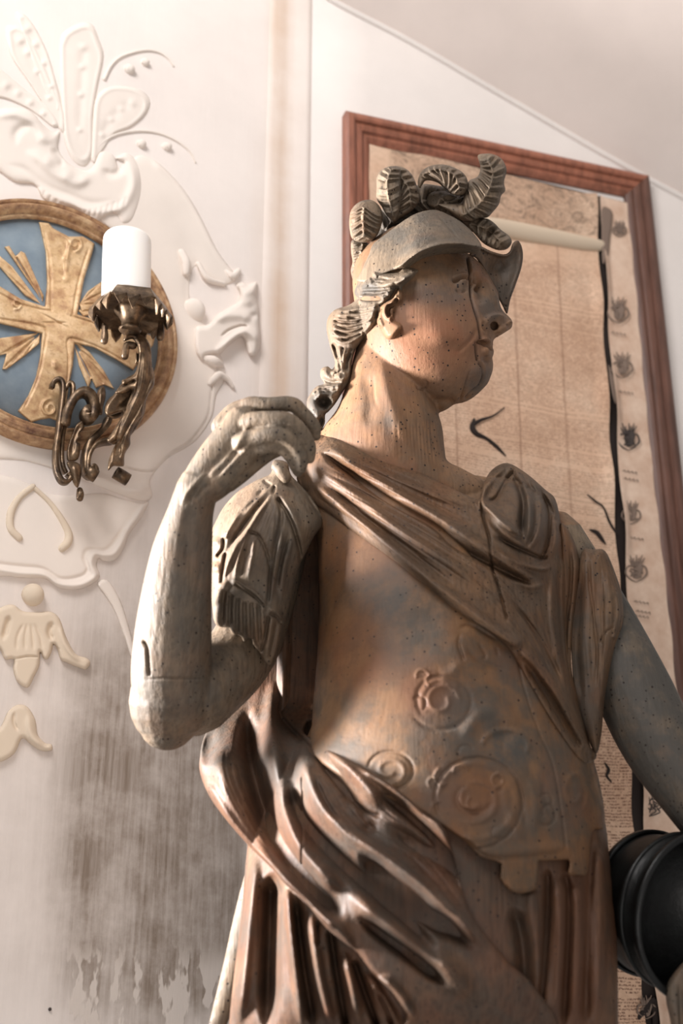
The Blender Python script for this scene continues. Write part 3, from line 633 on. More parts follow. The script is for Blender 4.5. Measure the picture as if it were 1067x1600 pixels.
# main S-shaped arm leaf
arm_o = zSC([(815, -60), (830, 30), (800, 130), (740, 170), (700, 180), (700, 220), (740, 215), (790, 190), (640, 280), (700, 300), (780, 270), (740, 380), (720, 450), (650, 560), (590, 650), (570, 680), (600, 710), (650, 690), (620, 760), (585, 850), (580, 935), (620, 900), (660, 900), (690, 900), (715, 890), (720, 800), (765, 720), (770, 640), (830, 520), (870, 470), (890, 360), (930, 280), (965, 210), (950, 100), (940, 0), (920, -80)])
arm_out = [(p[0], p[1]) for p in arm_o][:-1] + zS4([(735, 960), (730, 880), (722, 800), (690, 755), (640, 735), (600, 745), (595, 780), (640, 770), (665, 830), (650, 900)])
st = []
for k in range(6):
    o_ = k * 17 - 40
    st.append(S(zS4([(690 + o_ * .3, 770), (700 + o_ * .5, 850), (695 + o_ * .7, 950)]) + zSC([(860 + o_ * 1.0, 260), (790 + o_ * 1.1, 420), (720 + o_ * .9, 560), (670 + o_ * .6, 700), (650 + o_ * .5, 860)]), 1.7, -5, 'g', .1))
st.append(S(zS4([(650, 760), (690, 840), (690, 940)]) + zSC([(840, 300), (740, 520), (650, 740)]), 8, 8, 'g', .1))
arm_ = relief('arm', arm_out, ML, BRONZE, sc, base=lambda P: 100 + 25 * sm((720 - P[:, 1]) / 200), T=10, R=8, strokes=st, step=1.1, back=9)
mk('curl', *tube_geo(zS4([(600, 850, 118, 6), (610, 800, 122, 6), (640, 800, 124, 6)]), ML), BRONZE, arm_)
leafp('acanthus_leaf', [(810, 120), (720, 175), (640, 285), (560, 400), (575, 480), (700, 450), (650, 560), (590, 670), (620, 720), (700, 690), (790, 620), (880, 470), (905, 330), (968, 210), (945, 60), (850, 60)], [S(zSC([(900, 90), (850, 300), (720, 560), (640, 690)]), 3, -5), S(zSC([(870, 100), (790, 300), (640, 440)]), 3, -5), S(zSC([(930, 120), (900, 300), (800, 520)]), 3, -5)], 96, 8)
# drip pan, lathe with six sides, leaf fringe
Pc = ML(*zCD([(520, 1240)])[0], 138); up = np.array([0, 0, 1.]); ux = np.array([1., 0, 0]); uy = np.array([0, 1., 0])
mk('cup', *lathe_geo([(.001, -.004), (.0125, -.004), (.015, -.001), (.0125, .002), (.0115, .005), (.0125, .012), (.018, .022), (.026, .030), (.001, .032)], 24, (Pc, ux, uy, up)), BRONZE, sc)
r6 = .056; rot6 = math.radians(12); u6 = np.array([math.cos(rot6), math.sin(rot6), 0]); v6 = np.array([-math.sin(rot6), math.cos(rot6), 0])
pan_ = mk('drip_pan', *lathe_geo([(.001, .030), (.03, .026), (r6 - .006, .022), (r6, .024), (r6 - .013, .044), (r6 - .016, .044), (r6 - .008, .030), (.001, .033)], 6, (Pc, u6, v6, up)), BRONZE, sc, False)
for k in range(18):
    s_ = (k % 3 - 1) * .30; a_ = math.radians(60 * (k // 3) + 30); apo = r6 * math.cos(math.pi / 6)
    c_ = u6 * math.cos(a_) + v6 * math.sin(a_); tdir = -u6 * math.sin(a_) + v6 * math.cos(a_)
    p = Pc + c_ * apo + tdir * s_ * r6 + up * .026; ln = .016 + .006 * (k % 2)
    V = [p - tdir * .0085, p + tdir * .0085, p + tdir * .006 + c_ * .003 - up * ln * .5, p - up * ln - c_ * .001, p - tdir * .006 + c_ * .003 - up * ln * .5]
    V += [q - c_ * .002 for q in V]
    mk('fringe_leaf', np.array(V), [(0, 1, 2, 3, 4), (9, 8, 7, 6, 5)] + [(i, 5 + i, 5 + (i + 1) % 5, (i + 1) % 5) for i in range(5)], BRONZE, pan_, False)
for (x_, y_) in ((238, 1310), (860, 1270)):
    p = zCD([(x_, y_ - 90, 138, 4), (x_, y_, 138, 6), (x_ - 5, y_ + 60, 138, 6)]); mk('curled_end', *tube_geo(p, ML), BRONZE, sc)
settle(sc, ML(110, 720, 40))
Cc = ML(197, 462, 138); Rr = 37.5 * np.linalg.norm(Cc - CAM) / F * .985
prof = [(.0001, .0), (Rr, .0), (Rr, .002), (Rr, .088), (Rr * .985, .092), (Rr * .94, .0945), (Rr * .5, .094), (.0001, .093)]
tl = np.array([-.045, 0, 1.]); tl /= np.linalg.norm(tl)
o = mk('candle', *lathe_geo(prof, 64, (Cc - tl * .004, ux, uy, tl)), CANDLE); tag(o, 'thick white pillar candle standing in the bronze sconce', 'candle')

# ------------------------------------------------------------------ framed print on the right wall
pf = empty('picture_frame', None, 'large brown moulded wooden frame behind the statue holding an old print', 'picture frame')
FZ = 30.
def ab(px, py, z=FZ):
    p = MR(px, py, z) - PR; return p @ HR_, p[2]
def fromab(a, b_, z): return PR + np.outer(np.atleast_1d(a), HR_) + np.outer(np.atleast_1d(b_), [0, 0, 1]) + NR * (np.atleast_1d(z)[:, None] * PX)
aL, bT = ab(542, 169); aR, bT2 = ab(1017, 271); print('FRAME', aL, bT, aR, bT2)
bB = ab(800, 1720)[1]
bw = .048
fprof = [(0, 0), (0, 22), (.005, 26), (.012, 28), (.016, 26), (.018, 20), (.024, 21), (.030, 19), (.033, 13), (.039, 14), (.043, 11), (.048, 6), (.048, 0)]
def bar(name, corners, m):
    # corners: two outer corners (a,b) and inward diagonals
    (A0, D0), (A1, D1) = corners; V = []; Fc = []; k = len(fprof)
    for (A_, D_) in ((A0, D0), (A1, D1)):
        for (q, h) in fprof: V.append(fromab(A_[0] + D_[0] * q, A_[1] + D_[1] * q, h)[0])
    for i in range(k - 1): Fc.append((i, i + 1, k + i + 1, k + i))
    Fc.append((k - 1, 0, k, 2 * k - 1)); Fc.append(tuple(range(k))[::-1]); Fc.append(tuple(range(k, 2 * k)))
    return mk(name, np.array(V), Fc, m, pf, False)
TL, TR, BR, BL = ((aL, bT), (1, -1)), ((aR, bT2), (-1, -1)), ((aR, bB), (-1, 1)), ((aL, bB), (1, 1))
bar('top_rail', (TL, TR), FRAMEW); bar('right_stile', (TR, BR), FRAMED); bar('bottom_rail', (BR, BL), FRAMED); bar('left_stile', (BL, TL), FRAMEW)
settle(pf, fromab((aL + aR) / 2, bB, 0)[0])
pr_ = empty('old_print', None, 'aged torn sheet of small print with coats of arms inside the brown frame', 'print')
def sheet(name, pxs, m, z, parent, nA=160, nB=420, curl=None, attrfn=None):
    """pxs: left-top, right-top, right-bottom, left-bottom in a,b"""
    u = np.linspace(0, 1, nA); v = np.linspace(0, 1, nB); U, V_ = np.meshgrid(u, v); U = U.ravel(); V_ = V_.ravel()
    (l0, t0), (r0, t1), (r1, b1), (l1, b0) = pxs
    a = (l0 * (1 - U) + r0 * U) * (1 - V_) + (l1 * (1 - U) + r1 * U) * V_; b_ = (t0 * (1 - U) + t1 * U) * (1 - V_) + (b0 * (1 - U) + b1 * U) * V_
    zz = z + 1.2 * np.sin(a * 37 + b_ * 9) + .8 * np.sin(b_ * 61 - a * 22)
    Pw = fromab(a, b_, 0) ; q = inv(Pw)
    if curl is not None: zz = zz + curl(q[:, 0], q[:, 1], U)
    Pw = fromab(a, b_, zz)
    g = np.arange(nA * nB).reshape(nB, nA); f = np.stack([g[:-1, :-1], g[1:, :-1], g[1:, 1:], g[:-1, 1:]], -1).reshape(-1, 4)
    o = mk(name, Pw, f, m, parent, True, attrfn(q[:, 0], q[:, 1]) if attrfn else None)
    uvl = o.data.uv_layers.new(name='sheet'); li = np.empty(len(o.data.loops), np.int32); o.data.loops.foreach_get('vertex_index', li)
    uvl.data.foreach_set('uv', np.stack([a[li], b_[li]], 1).astype(np.float32).ravel()); return o
def pap_attr(x, y):
    yy = y - (x - 780) * .16
    text = sm((yy - 395) / 12); head = sm((yy - 225) / 6) * (1 - sm((yy - 345) / 6)) * sm((x - 600) / 20)
    col = 0 * x
    for xc, sl in ((706, .02), (800, .035), (868, .055)):
        col = col + .55 * np.exp(-((x - (xc + (y - 400) * sl)) / 1.3) ** 2) * (y > 385)
    return np.stack([text * (.5 + .5 * sm((y - 900) / 300)), head, np.clip(col, 0, 1)], 1)
def edge_a(py_list, off=0): pass
aD0 = ab(941, 330)[0]; aD1 = ab(986, 1250)[0]
pc = lambda a, b_: (a, b_)
sheet('text_sheet', [(aL + bw * .9, bT - bw * .9), (aD0, bT - bw * .9), (aD1, bB + bw * .9), (aL + bw * .9, bB + bw * .9)], PAPER, 7, pr_, attrfn=pap_attr,
      curl=lambda x, y, U: 5 * sm((U - .94) / .06) * (1 + np.sin(y / 23.)))
aS0 = ab(947, 330)[0]; aS1 = ab(1001, 1250)[0]
sheet('border_strip', [(aS0, bT - bw * .9), (aR - bw * .9, bT - bw * .9), (aR - bw * .9, bB + bw * .9), (aS1 + .004, bB + bw * .9)], STRIPP, 7, pr_, 20, 300,
      curl=lambda x, y, U: 7 * sm((.25 - U) / .25) * (1 + .8 * np.sin(y / 31.)))
o = sheet('backing_board', [(aL + bw * .8, bT - bw * .8), (aR - bw * .8, bT - bw * .8), (aR - bw * .8, bB + bw * .8), (aL + bw * .8, bB + bw * .8)], TORN, 2, pr_, 3, 3)
mk('rolled_fold', *tube_geo([(690, 350, 12, 9), (760, 352, 13, 13), (830, 365, 13, 14), (900, 378, 12, 12), (938, 384, 10, 9)], MR, 14, 6, .5), ROLLP, pr_)
relief('brown_flap', [(940, 328), (950, 325), (957, 335), (953, 370), (950, 400), (942, 412), (940, 380)], MR, INKL, pr_, base=12, T=3, R=3, step=1.5, back=2)
relief('brown_flap', [(950, 570), (957, 585), (966, 612), (962, 632), (955, 610)], MR, INKL, pr_, base=11, T=3, R=3, step=1.5, back=2)
for tear in ([(741, 655, 2), (738, 668, 4.5), (745, 678, 4), (760, 685, 2.5), (775, 697, 2.8), (790, 712, 1)], [(738, 664, 3.5), (752, 656, 2.5), (770, 650, 1.5), (788, 637, .8)],
             [(918, 773, 1), (930, 783, 1.6), (943, 793, 1.5), (952, 815, 2), (962, 832, 1.5)], [(922, 828, 1.5), (932, 832, 3.5), (940, 842, 3), (946, 850, 1)],
             [(945, 1192, 1), (951, 1203, 2.5), (948, 1212, 2), (955, 1222, 1.2)], [(1000, 1590, 5), (1012, 1575, 7), (1022, 1566, 6), (1024, 1600, 5)]):
    mk('tear', *tube_geo([(q[0], q[1], 10, q[2]) for q in tear], MR, 8, 5, .25), TORN, pr_)
def emblem(cx, cy, s, mt, seed, horse=False):
    r = random.Random(seed); gs = []
    if horse:
        for ln in ([(-12, -14), (-8, -8), (-6, 0)], [(-4, -18), (0, -14), (-2, -6), (-6, 0), (-2, 8)], [(-2, -4), (8, -6), (14, 0), (12, 8), (6, 12)], [(-2, 8), (4, 14), (-4, 20)], [(6, 10), (10, 16), (2, 20), (-6, 22)], [(-6, 2), (-10, 8), (-4, 12), (2, 8), (4, 2)], [(2, 0), (8, 4), (4, 8)], [(-2, 4), (-6, 16)], [(0, -2), (2, 12)]):
            gs.append(tube_geo([(cx + a * s, cy + b_ * s, 11, 1.0) for a, b_ in ln], MR, 6, 4, .3))
    else:
        for k in range(7):
            x0 = -9 + 3 * k; gs.append(tube_geo([(cx + x0 * s * .5, cy - 4 * s, 11, 1.1), (cx + x0 * s * .75 + r.uniform(-1, 1), cy - 9 * s, 11, 1.2), (cx + x0 * s + r.uniform(-1, 1), cy - (12 + (k % 2) * 3) * s, 11, .7)], MR, 6, 3, .3))
        for k in range(2):
            sg = 1 if k else -1
            gs.append(tube_geo([(cx + sg * 2 * s, cy - 4 * s, 11, 1.2), (cx + sg * 9 * s, cy - 3 * s, 11, 1.5), (cx + sg * 11 * s, cy + 4 * s, 11, 1.5), (cx + sg * 6 * s, cy + 10 * s, 11, 1.2), (cx, cy + 13 * s, 11, .8)], MR, 6, 4, .3))
        for k in range(8):
            gs.append(tube_geo([(cx + r.uniform(-8, 8) * s, cy + r.uniform(-3, 8) * s, 11, 1.2), (cx + r.uniform(-7, 7) * s, cy + r.uniform(-3, 9) * s, 11, 1.3)], MR, 6, 3, .3))
    if not horse: gs.append(tube_geo([(cx, cy - 2 * s, 9.3, 7.0 * s), (cx, cy + 5 * s, 9.3, 5.0 * s)], MR, 12, 3, .06))
    V, Fc = join_geo(gs); mk('coat_of_arms', V, Fc, mt, pr_)
for (x, y, s, mt, sd) in ((968, 358, .9, INKL, 1), (966, 486, 1.45, INKL, 2), (972, 572, 1.45, INKL, 3), (982, 684, 1.5, INK, 4), (986, 802, 1.3, INKL, 5), (994, 890, 1.5, INKL, 6), (998, 1010, 1.3, INKL, 8), (1010, 1575, 1.3, INKL, 9)): emblem(x, y, s, mt, sd)
emblem(1021, 1253, 1.0, INK, 7, True)
for (x, y) in ((964, 520), (976, 612), (982, 736), (984, 748), (992, 840), (1000, 940), (1003, 955), (1000, 962)):
    gs = [tube_geo([(x - 9 + 6 * k, y + k, 10, .7), (x - 6 + 6 * k, y - 1.5 + k, 10, .8), (x - 5 + 6 * k, y + 1.5 + k, 10, .7)], MR, 5, 3, .3) for k in range(4)]
    V, Fc = join_geo(gs); mk('caption', V, Fc, INKL, pr_)
settle(pr_, fromab((aL + aR) / 2, bB, 5)[0])

# ================================================================== the carved statue
statue = empty('wooden_statue', None, 'worm-eaten carved wooden statue of a helmeted soldier saint in a draped cloak', 'statue')
torso_o = [(500, 690), (560, 672), (640, 700), (700, 735), (765, 745), (830, 765), (872, 820), (882, 900), (884, 960), (895, 1060), (915, 1150), (938, 1240), (953, 1330), (968, 1450), (1000, 1700), (300, 1700), (340, 1500), (375, 1360), (425, 1230), (484, 1130), (497, 1000), (497, 880), (488, 800), (470, 740)]
bodyT = inflate_field(torso_o, .52)
def bT_(off=0., f=1.0): return lambda P: bodyT(P) * f + off
def stainfn(sp):
    """real stains, each a soft blob: (cx,cy,rx,ry,channel,amount)"""
    def f(P):
        a = np.zeros((len(P), 3))
        for cx, cy, rx, ry, ch, am in sp:
            a[:, ch] = np.maximum(a[:, ch], am * np.clip(1.6 * np.exp(-(((P[:, 0] - cx) / rx) ** 2 + ((P[:, 1] - cy) / ry) ** 2)), 0, 1))
        return a
    return f
# ---- head and neck, traced in profile
headf = zF([(420, 60), (500, 90), (600, 180), (660, 270), (700, 345), (735, 410), (748, 500), (775, 560), (815, 600), (850, 640), (856, 685), (840, 715), (800, 738), (760, 765), (712, 792), (695, 815), (697, 845), (690, 866), (702, 895), (698, 930), (688, 955), (696, 1000), (692, 1060), (672, 1120), (650, 1170), (610, 1215), (560, 1262), (500, 1305), (440, 1330), (370, 1345), (310, 1385)])
head_o = headf + zH([(572, 1130), (540, 1090), (480, 1070), (400, 1040), (320, 980), (260, 880), (235, 720), (215, 600), (230, 500), (290, 420), (400, 350), (520, 315), (640, 350)])
face = [
    S(zF([(350, 322), (400, 298), (460, 284), (505, 294)]), 2.8, -8.5), S(zF([(395, 318), (440, 308), (495, 316)]), 4.5, 5), S(zF([(360, 300), (430, 268), (500, 276)]), 3.4, 3), S(zF([(370, 345), (430, 342), (490, 350)]), 5.5, 2.5), S(zF([(380, 385), (430, 402), (490, 395)]), 2.0, -3),
    S(zF([(530, 305), (565, 320), (570, 365), (552, 405)]), 2.9, -9), S(zF([(540, 330), (545, 380)]), 3.5, 4), S(zF([(300, 230), (400, 215), (500, 240)]), 13, 6),
    S(zF([(250, 290), (350, 370), (470, 420)]), 10, -4), S(zF([(520, 230), (560, 300), (590, 420), (600, 520)]), 7, -6),
    S(zF([(620, 200), (680, 330), (720, 440), (770, 580)]), 7, 7), blob(*zF([(705, 690)])[0], 4.2, -17), S(zF([(685, 705), (725, 685)]), 2.6, -11),
    S(zF([(640, 690), (640, 645), (680, 615), (740, 612), (800, 630)]), 3.5, 4, 'g', .1), S(zF([(625, 640), (622, 700), (660, 740)]), 2.5, -3.5), S(zF([(700, 745), (770, 720), (830, 690)]), 6, 7), S(zF([(820, 640), (835, 690)]), 7, 6),
    S(zF([(560, 812), (620, 832), (670, 868), (695, 872)]), 2.8, -11, 'g', .05), S(zF([(590, 795), (650, 812), (690, 840)]), 4, 6), S(zF([(585, 880), (640, 900), (690, 910)]), 7, 8), S(zF([(590, 960), (640, 965), (690, 960)]), 5, -6),
    S(zF([(380, 918), (450, 860), (520, 790), (560, 700)]), 3.2, -2.2), S(zF([(500, 780), (480, 860), (400, 930)]), 9, 2), blob(*zF([(600, 1080)])[0], 15, 10),
    S(zF([(370, 560), (300, 760), (280, 900)]), 34, 7), S(zH([(540, 1080), (600, 1085), (650, 1085)]), 6, -4),
]
headT = inflate_field(head_o, .80)
hV, hF, _, _ = relief_geo(head_o, MS, k=.80, base=12, strokes=[s for s in face if s['w'] >= 4], step=1.15, back=85)
neck_o = zH([(560, 1060), (572, 1130), (590, 1200), (600, 1290), (612, 1335), (680, 1370), (760, 1420)]) + [(770, 780), (700, 800), (600, 780), (520, 730), (488, 690)] + zH([(70, 1225), (120, 1160), (160, 1100), (200, 980), (235, 850), (270, 760), (340, 700), (450, 800), (520, 900)])
neck = [S(zH([(330, 900), (350, 1000), (400, 1150), (470, 1300)]), 12, 6), S(zH([(270, 960), (290, 1080), (280, 1200)]), 10, -5), S(zH([(240, 900), (230, 1000), (170, 1150)]), 9, 4), S(zH([(300, 960), (305, 1060), (320, 1120)]), 2, -3),
        S(zH([(540, 1150), (550, 1230), (560, 1320)]), 4, -3), S(zH([(600, 1320), (660, 1340), (740, 1400)]), 4, 4)]
for k in range(12):
    x = 400 + k * 14; neck.append(S(zH([(x, 1140 + (k % 3) * 20), (x + 4, 1240), (x + 14, 1370)]), 1.3, -.6))
nV, nF, _, _ = relief_geo(neck_o, MS, k=.74, base=15, strokes=neck, step=1.5, back=70)
cV, cF, _, _ = relief_geo([(q[0] * .96 + 24, q[1]) for q in torso_o[:11]] + [(900, 1235), (880, 1300), (700, 1320), (540, 1310), (500, 1250)] + [(q[0] * .96 + 24, q[1]) for q in torso_o[20 - 5:]], MS, k=.44, base=-12, step=5, back=60)
def tl_(V, Fc): return V, [tuple(x) for x in Fc]
chunks = [tl_(hV, hF), tl_(nV, nF), tl_(cV, cF)]
chunks.append(ell_geo(*zH([(450, 620)])[0], -20, 88, 100, 80, MS))
# left ear lobe
# raised arm: shoulder, elbow, wrist
chunks += [tube_geo([(440, 850, -40, 42), (410, 940, -22, 50), (372, 1025, 20, 56), (305, 1090, 78, 60)], MS, 24, 6),
           tube_geo([(275, 1095, 96, 60), (268, 1060, 108, 63), (270, 1000, 128, 61), (276, 930, 150, 55), (285, 860, 170, 47), (298, 800, 192, 36), (309, 762, 204, 33)], MS, 26, 6),
           ell_geo(264, 1096, 94, 63, 70, 62, MS), ell_geo(262, 1128, 86, 46, 44, 48, MS)]
# hand: back of the hand, thumb side, fingers
def h5(p): return [(q[0], q[1], q[2], q[3]) for q in zH5(p)]
chunks += [tube_geo(h5([(120, 790, 205, 31), (200, 640, 215, 30), (300, 500, 226, 30), (400, 380, 236, 29), (440, 320, 240, 28)]), MS, 20, 5, .75),
           tube_geo(h5([(150, 800, 206, 25), (270, 730, 214, 24), (380, 620, 222, 22), (470, 520, 228, 20)]), MS, 18, 5),
           tube_geo(h5([(300, 340, 226, 18), (390, 250, 232, 18), (470, 205, 238, 15)]), MS, 14, 4),
           ]
finger = [([(440, 225, 238, 13), (490, 190, 244, 13.5), (620, 190, 250, 12.5), (780, 185, 250, 12.5), (850, 240, 244, 11.5), (930, 330, 232, 11), (945, 400, 222, 9.5)]),
          ([(440, 330, 246, 14), (510, 300, 254, 14.5), (650, 290, 262, 13.5), (760, 300, 262, 13), (850, 380, 252, 12), (905, 480, 238, 10.5), (905, 560, 228, 9)]),
          ([(430, 450, 246, 14), (510, 425, 252, 14), (620, 400, 260, 13), (720, 405, 260, 12.5), (800, 470, 250, 11.5), (850, 560, 238, 10.5), (845, 630, 228, 9)]),
          ([(430, 540, 232, 14), (510, 500, 238, 14.5), (600, 480, 244, 13), (700, 480, 244, 12), (770, 540, 236, 11), (800, 600, 228, 10), (825, 655, 220, 8.5)])]
for fpts in finger: chunks.append(tube_geo(h5(fpts), MS, 12, 4))
chunks.append(tube_geo(h5([(330, 720, 214, 19), (430, 660, 216, 16), (520, 600, 212, 13), (620, 530, 208, 12), (700, 500, 208, 10)]), MS, 12, 4))
# arm on the far side reaching down to the pail
chunks += [tube_geo([(860, 850, -35, 55), (930, 960, -30, 54), (985, 1070, -16, 60), (1030, 1160, 0, 60), (1085, 1245, 18, 52), (1150, 1340, 36, 42)], MS, 26, 6)]
chunks += [ell_geo(1176, 1378, 44, 34, 40, 24, MS, .5)] + [tube_geo([(1170 + 14 * k, 1385 + 4 * k, 50, 10), (1176 + 14 * k, 1424, 60, 10), (1166 + 13 * k, 1452 - 3 * k, 52, 9), (1156 + 12 * k, 1456 - 4 * k, 36, 8)], MS, 12, 4) for k in range(4)] + [tube_geo([(1160, 1370, 50, 12), (1140, 1400, 62, 10), (1148, 1428, 66, 8)], MS, 12, 4)]
V, Fc, Nn = remesh(chunks, .0016, 1)
q = inv(V); P2 = q[:, :2]; Z = q[:, 2]
vd = (V - CAM); vd /= np.linalg.norm(vd, axis=1)[:, None]; facing = np.clip(-(Nn * vd).sum(1) * 2.5, 0, 1)
isface = (Z < 150) & (P2[:, 0] > 470) & (P2[:, 1] < 800)
isarm = (P2[:, 0] < 500) & (P2[:, 1] > 600) & (Z > 20)
cr_face = [S(zF([(478, 95), (500, 200), (512, 300), (515, 420), (540, 530), (575, 640), (590, 730), (600, 800)]), 2.0, -9, 'g', .03), S(zF([(556, 815), (560, 900), (572, 985)]), 2.0, -9, 'g', .05), S(zF([(572, 990), (612, 1040), (612, 1120), (575, 1195), (520, 1240), (460, 1300)]), 1.8, -7, 'g', .05),
           S(zF([(505, 1050), (470, 1170), (440, 1260), (410, 1325)]), 1.3, -4), S(zF([(40, 1160), (75, 1215), (125, 1215), (148, 1165), (120, 1130)]), 1.3, -3), S(zF([(745, 512), (790, 520), (830, 520)]), 1.2, -3)]
cr_arm = [S([(222, 1000), (229, 1015), (231, 1040), (233, 1058)], 2.0, -8, 'g', .1), S([(218, 1062), (250, 1060), (300, 1060), (340, 1056)], 1.5, -2),
          S(zH5([(150, 740), (300, 600), (420, 450), (500, 290)]), 5, 5), S(zH5([(230, 690), (330, 600), (430, 470)]), 3.5, -6), S(zH5([(280, 690), (400, 570), (500, 460)]), 4, 5), S(zH5([(10, 900), (60, 800), (130, 720), (220, 640)]), 4, 5), S(zH5([(100, 860), (150, 790), (220, 720)]), 3.5, -5), S(zH5([(60, 880), (90, 810), (140, 750)]), 3, -5),
          S([(300, 780), (292, 840), (300, 900)], 9, -5), S([(330, 800), (325, 880), (315, 960)], 10, 4), S([(240, 1100), (300, 1140), (340, 1110)], 12, -3)]
dz = (ap(P2, cr_face) + 1.25 * ap(P2, [s for s in face if s['w'] < 4] + neck[6:-1]) + .6 * ap(P2, [s for s in face if 4 <= s['w'] < 9])) * isface + ap(P2, cr_arm[:2] + sc_(cr_arm[2:], .55)) * isarm
V = V + Nn * (dz * facing * PX)[:, None]
att = np.zeros((len(V), 3))
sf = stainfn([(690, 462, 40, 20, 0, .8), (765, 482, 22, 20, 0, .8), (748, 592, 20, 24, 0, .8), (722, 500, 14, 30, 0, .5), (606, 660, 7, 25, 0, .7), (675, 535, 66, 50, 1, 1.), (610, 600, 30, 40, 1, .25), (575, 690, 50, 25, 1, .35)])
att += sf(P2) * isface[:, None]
sa = stainfn([(270, 1050, 95, 110, 0, .4), (300, 880, 40, 120, 0, .45)]); att += sa(P2) * isarm[:, None]
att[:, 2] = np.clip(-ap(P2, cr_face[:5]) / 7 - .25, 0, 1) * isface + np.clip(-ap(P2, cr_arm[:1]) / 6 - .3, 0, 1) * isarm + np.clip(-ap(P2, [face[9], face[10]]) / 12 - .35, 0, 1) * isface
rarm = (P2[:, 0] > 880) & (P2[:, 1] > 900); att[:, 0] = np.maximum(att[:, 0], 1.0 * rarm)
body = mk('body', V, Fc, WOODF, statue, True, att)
body.data.materials.append(WOODG)
nv_ = body.data.polygons; ctr = np.empty(len(nv_) * 3, np.float32); nv_.foreach_get('center', ctr); qc = inv(ctr.reshape(-1, 3).astype(float))
ga = ((qc[:, 0] < 478) & (qc[:, 1] > 600) & ((qc[:, 2] > 30) | (qc[:, 1] > 830))) | ((qc[:, 0] > 800) & (qc[:, 1] > 820)) | ((qc[:, 1] > 600) & (qc[:, 2] > 170))
nv_.foreach_set('material_index', ga.astype(np.int32)); body.data.update()

def bands(fn, n, w, a, jit=0., taper=.25):
    out = []
    for k in range(n):
        out.append(S(fn((k + .5) / n), w, a * (1 + jit * random.uniform(-1, 1)), 'g', taper))
    return out
def lerp_curves(A_, B_, t):
    a = catmull(A_, 4); b_ = catmull(B_, 4); n = 12
    ra = np.stack([np.interp(np.linspace(0, 1, n), np.linspace(0, 1, len(a)), a[:, i]) for i in range(2)], 1)
    rb = np.stack([np.interp(np.linspace(0, 1, n), np.linspace(0, 1, len(b_)), b_[:, i]) for i in range(2)], 1)
    return [tuple(x) for x in ra * (1 - t) + rb * t]
def fine(A_, B_, n, w=1.5, a=-1.4, seed=3):
    r = random.Random(seed); out = []
    for k in range(n):
        t = (k + r.uniform(.2, .8)) / n; c_ = lerp_curves(A_, B_, t); i0 = r.randint(0, 4); i1 = r.randint(7, 12)
        out.append(S(c_[i0:i1], w * r.uniform(.8, 1.3), a * r.uniform(.5, 1.3)))
    return out

# ---- breastplate with scroll ornament
cu = [SP(690, 1095, 8, 30, 1.2, -1, 3, 5, 1, .95), SP(690, 1095, 34, 48, 1.1, 2.2, 2.6, -4, 1.1, 1.0), S(zB([(215, 290), (222, 265), (190, 250), (140, 245), (100, 290), (90, 360)]), 4, 5),
      SP(741, 1249, 10, 44, 1.3, .5, 3.5, 6, 1, .9), SP(741, 1249, 48, 60, 1, 3, 4, 6, 1.2, 1.1), SP(741, 1249, 54, 76, .9, 2.5, 2.5, -5, 1.1, 1.05), SP(741, 1249, 26, 30, 1, 0, 3, -5, 1, .8),
      SP(608, 1203, 5, 28, 1.4, 0, 3, 5, 1.1, .9), SP(608, 1203, 30, 36, .8, 3, 2.4, -4, 1.1, .9),
      S([(760, 1160), (785, 1150), (812, 1160)], 20, -10, 'g', .1), SP(790, 1165, 36, 36, .62, 3.0, 3, 7, 1, .7),
      S(zB([(240, 60), (230, 110), (245, 160), (250, 175)]), 2.5, -5), S(zB([(220, 60), (270, 40), (330, 70), (380, 100)]), 2.5, -5), S(zB([(255, 110), (290, 160), (350, 190), (440, 222)]), 3, -6), S(zB([(250, 170), (200, 220), (150, 240)]), 6, 5),
      S(zB([(300, 100), (330, 150), (320, 170)]), 2.5, -4), S(zB([(370, 120), (380, 160)]), 2.5, -4),
      S(zB([(400, 600), (410, 700), (440, 790), (480, 860)]), 6, 9), S(zB([(440, 600), (470, 700), (480, 820)]), 3, -6), S(zB([(490, 600), (520, 700), (510, 820)]), 6, 8), S(zB([(540, 600), (560, 720), (610, 780)]), 3, -5), S(zB([(570, 590), (600, 700), (640, 770)]), 6, 6),
      SP(*zB([(665, 660)])[0], 10, 30, 1.2, 0, 3, 5, .8, 1.2), SP(*zB([(560, 740)])[0], 6, 22, 1.1, 2, 2.5, -4, .8, 1),
      S(zB([(240, 830), (340, 905), (480, 905), (630, 890), (640, 910)]), 3, -7, 'g', .05), S(zB([(250, 820), (340, 880), (480, 880), (630, 865)]), 6, 6, 'g', .05),
      S([(800, 960), (806, 1010), (815, 1060), (830, 1110), (845, 1150), (865, 1200), (880, 1290), (885, 1350)], 1.6, -6, 'g', .02), S([(560, 900), (590, 980), (600, 1080)], 40, 6), S([(680, 930), (720, 1000), (760, 1060)], 30, 6)]
for (x, y) in ((290, 400), (310, 365), (350, 355), (395, 375), (430, 395), (265, 430)): cu.append(blob(*zB([(x, y)])[0], 9, 9))
for k in range(14):
    a0 = random.uniform(0, 6.28); x = random.uniform(640, 880); y = random.uniform(1030, 1330)
    cu.append(SP(x, y, 5, 12 + random.random() * 8, .6, a0, 2, random.choice([-3, 3, 3.5])))
cuf = stainfn([(600, 925, 44, 50, 0, .9), (640, 1000, 55, 45, 0, .75), (790, 1170, 42, 34, 0, 1.), (720, 1130, 70, 60, 0, .8), (820, 1060, 50, 60, 0, .5), (690, 1220, 30, 60, 0, .6), (800, 1290, 50, 40, 0, .5), (560, 1180, 60, 30, 0, .6), (660, 1080, 40, 40, 1, .7), (560, 1010, 45, 60, 1, .5), (560, 870, 60, 40, 1, .45), (740, 1240, 50, 40, 1, .45), (870, 1230, 40, 80, 0, .5), (520, 1100, 40, 40, 0, .3)])
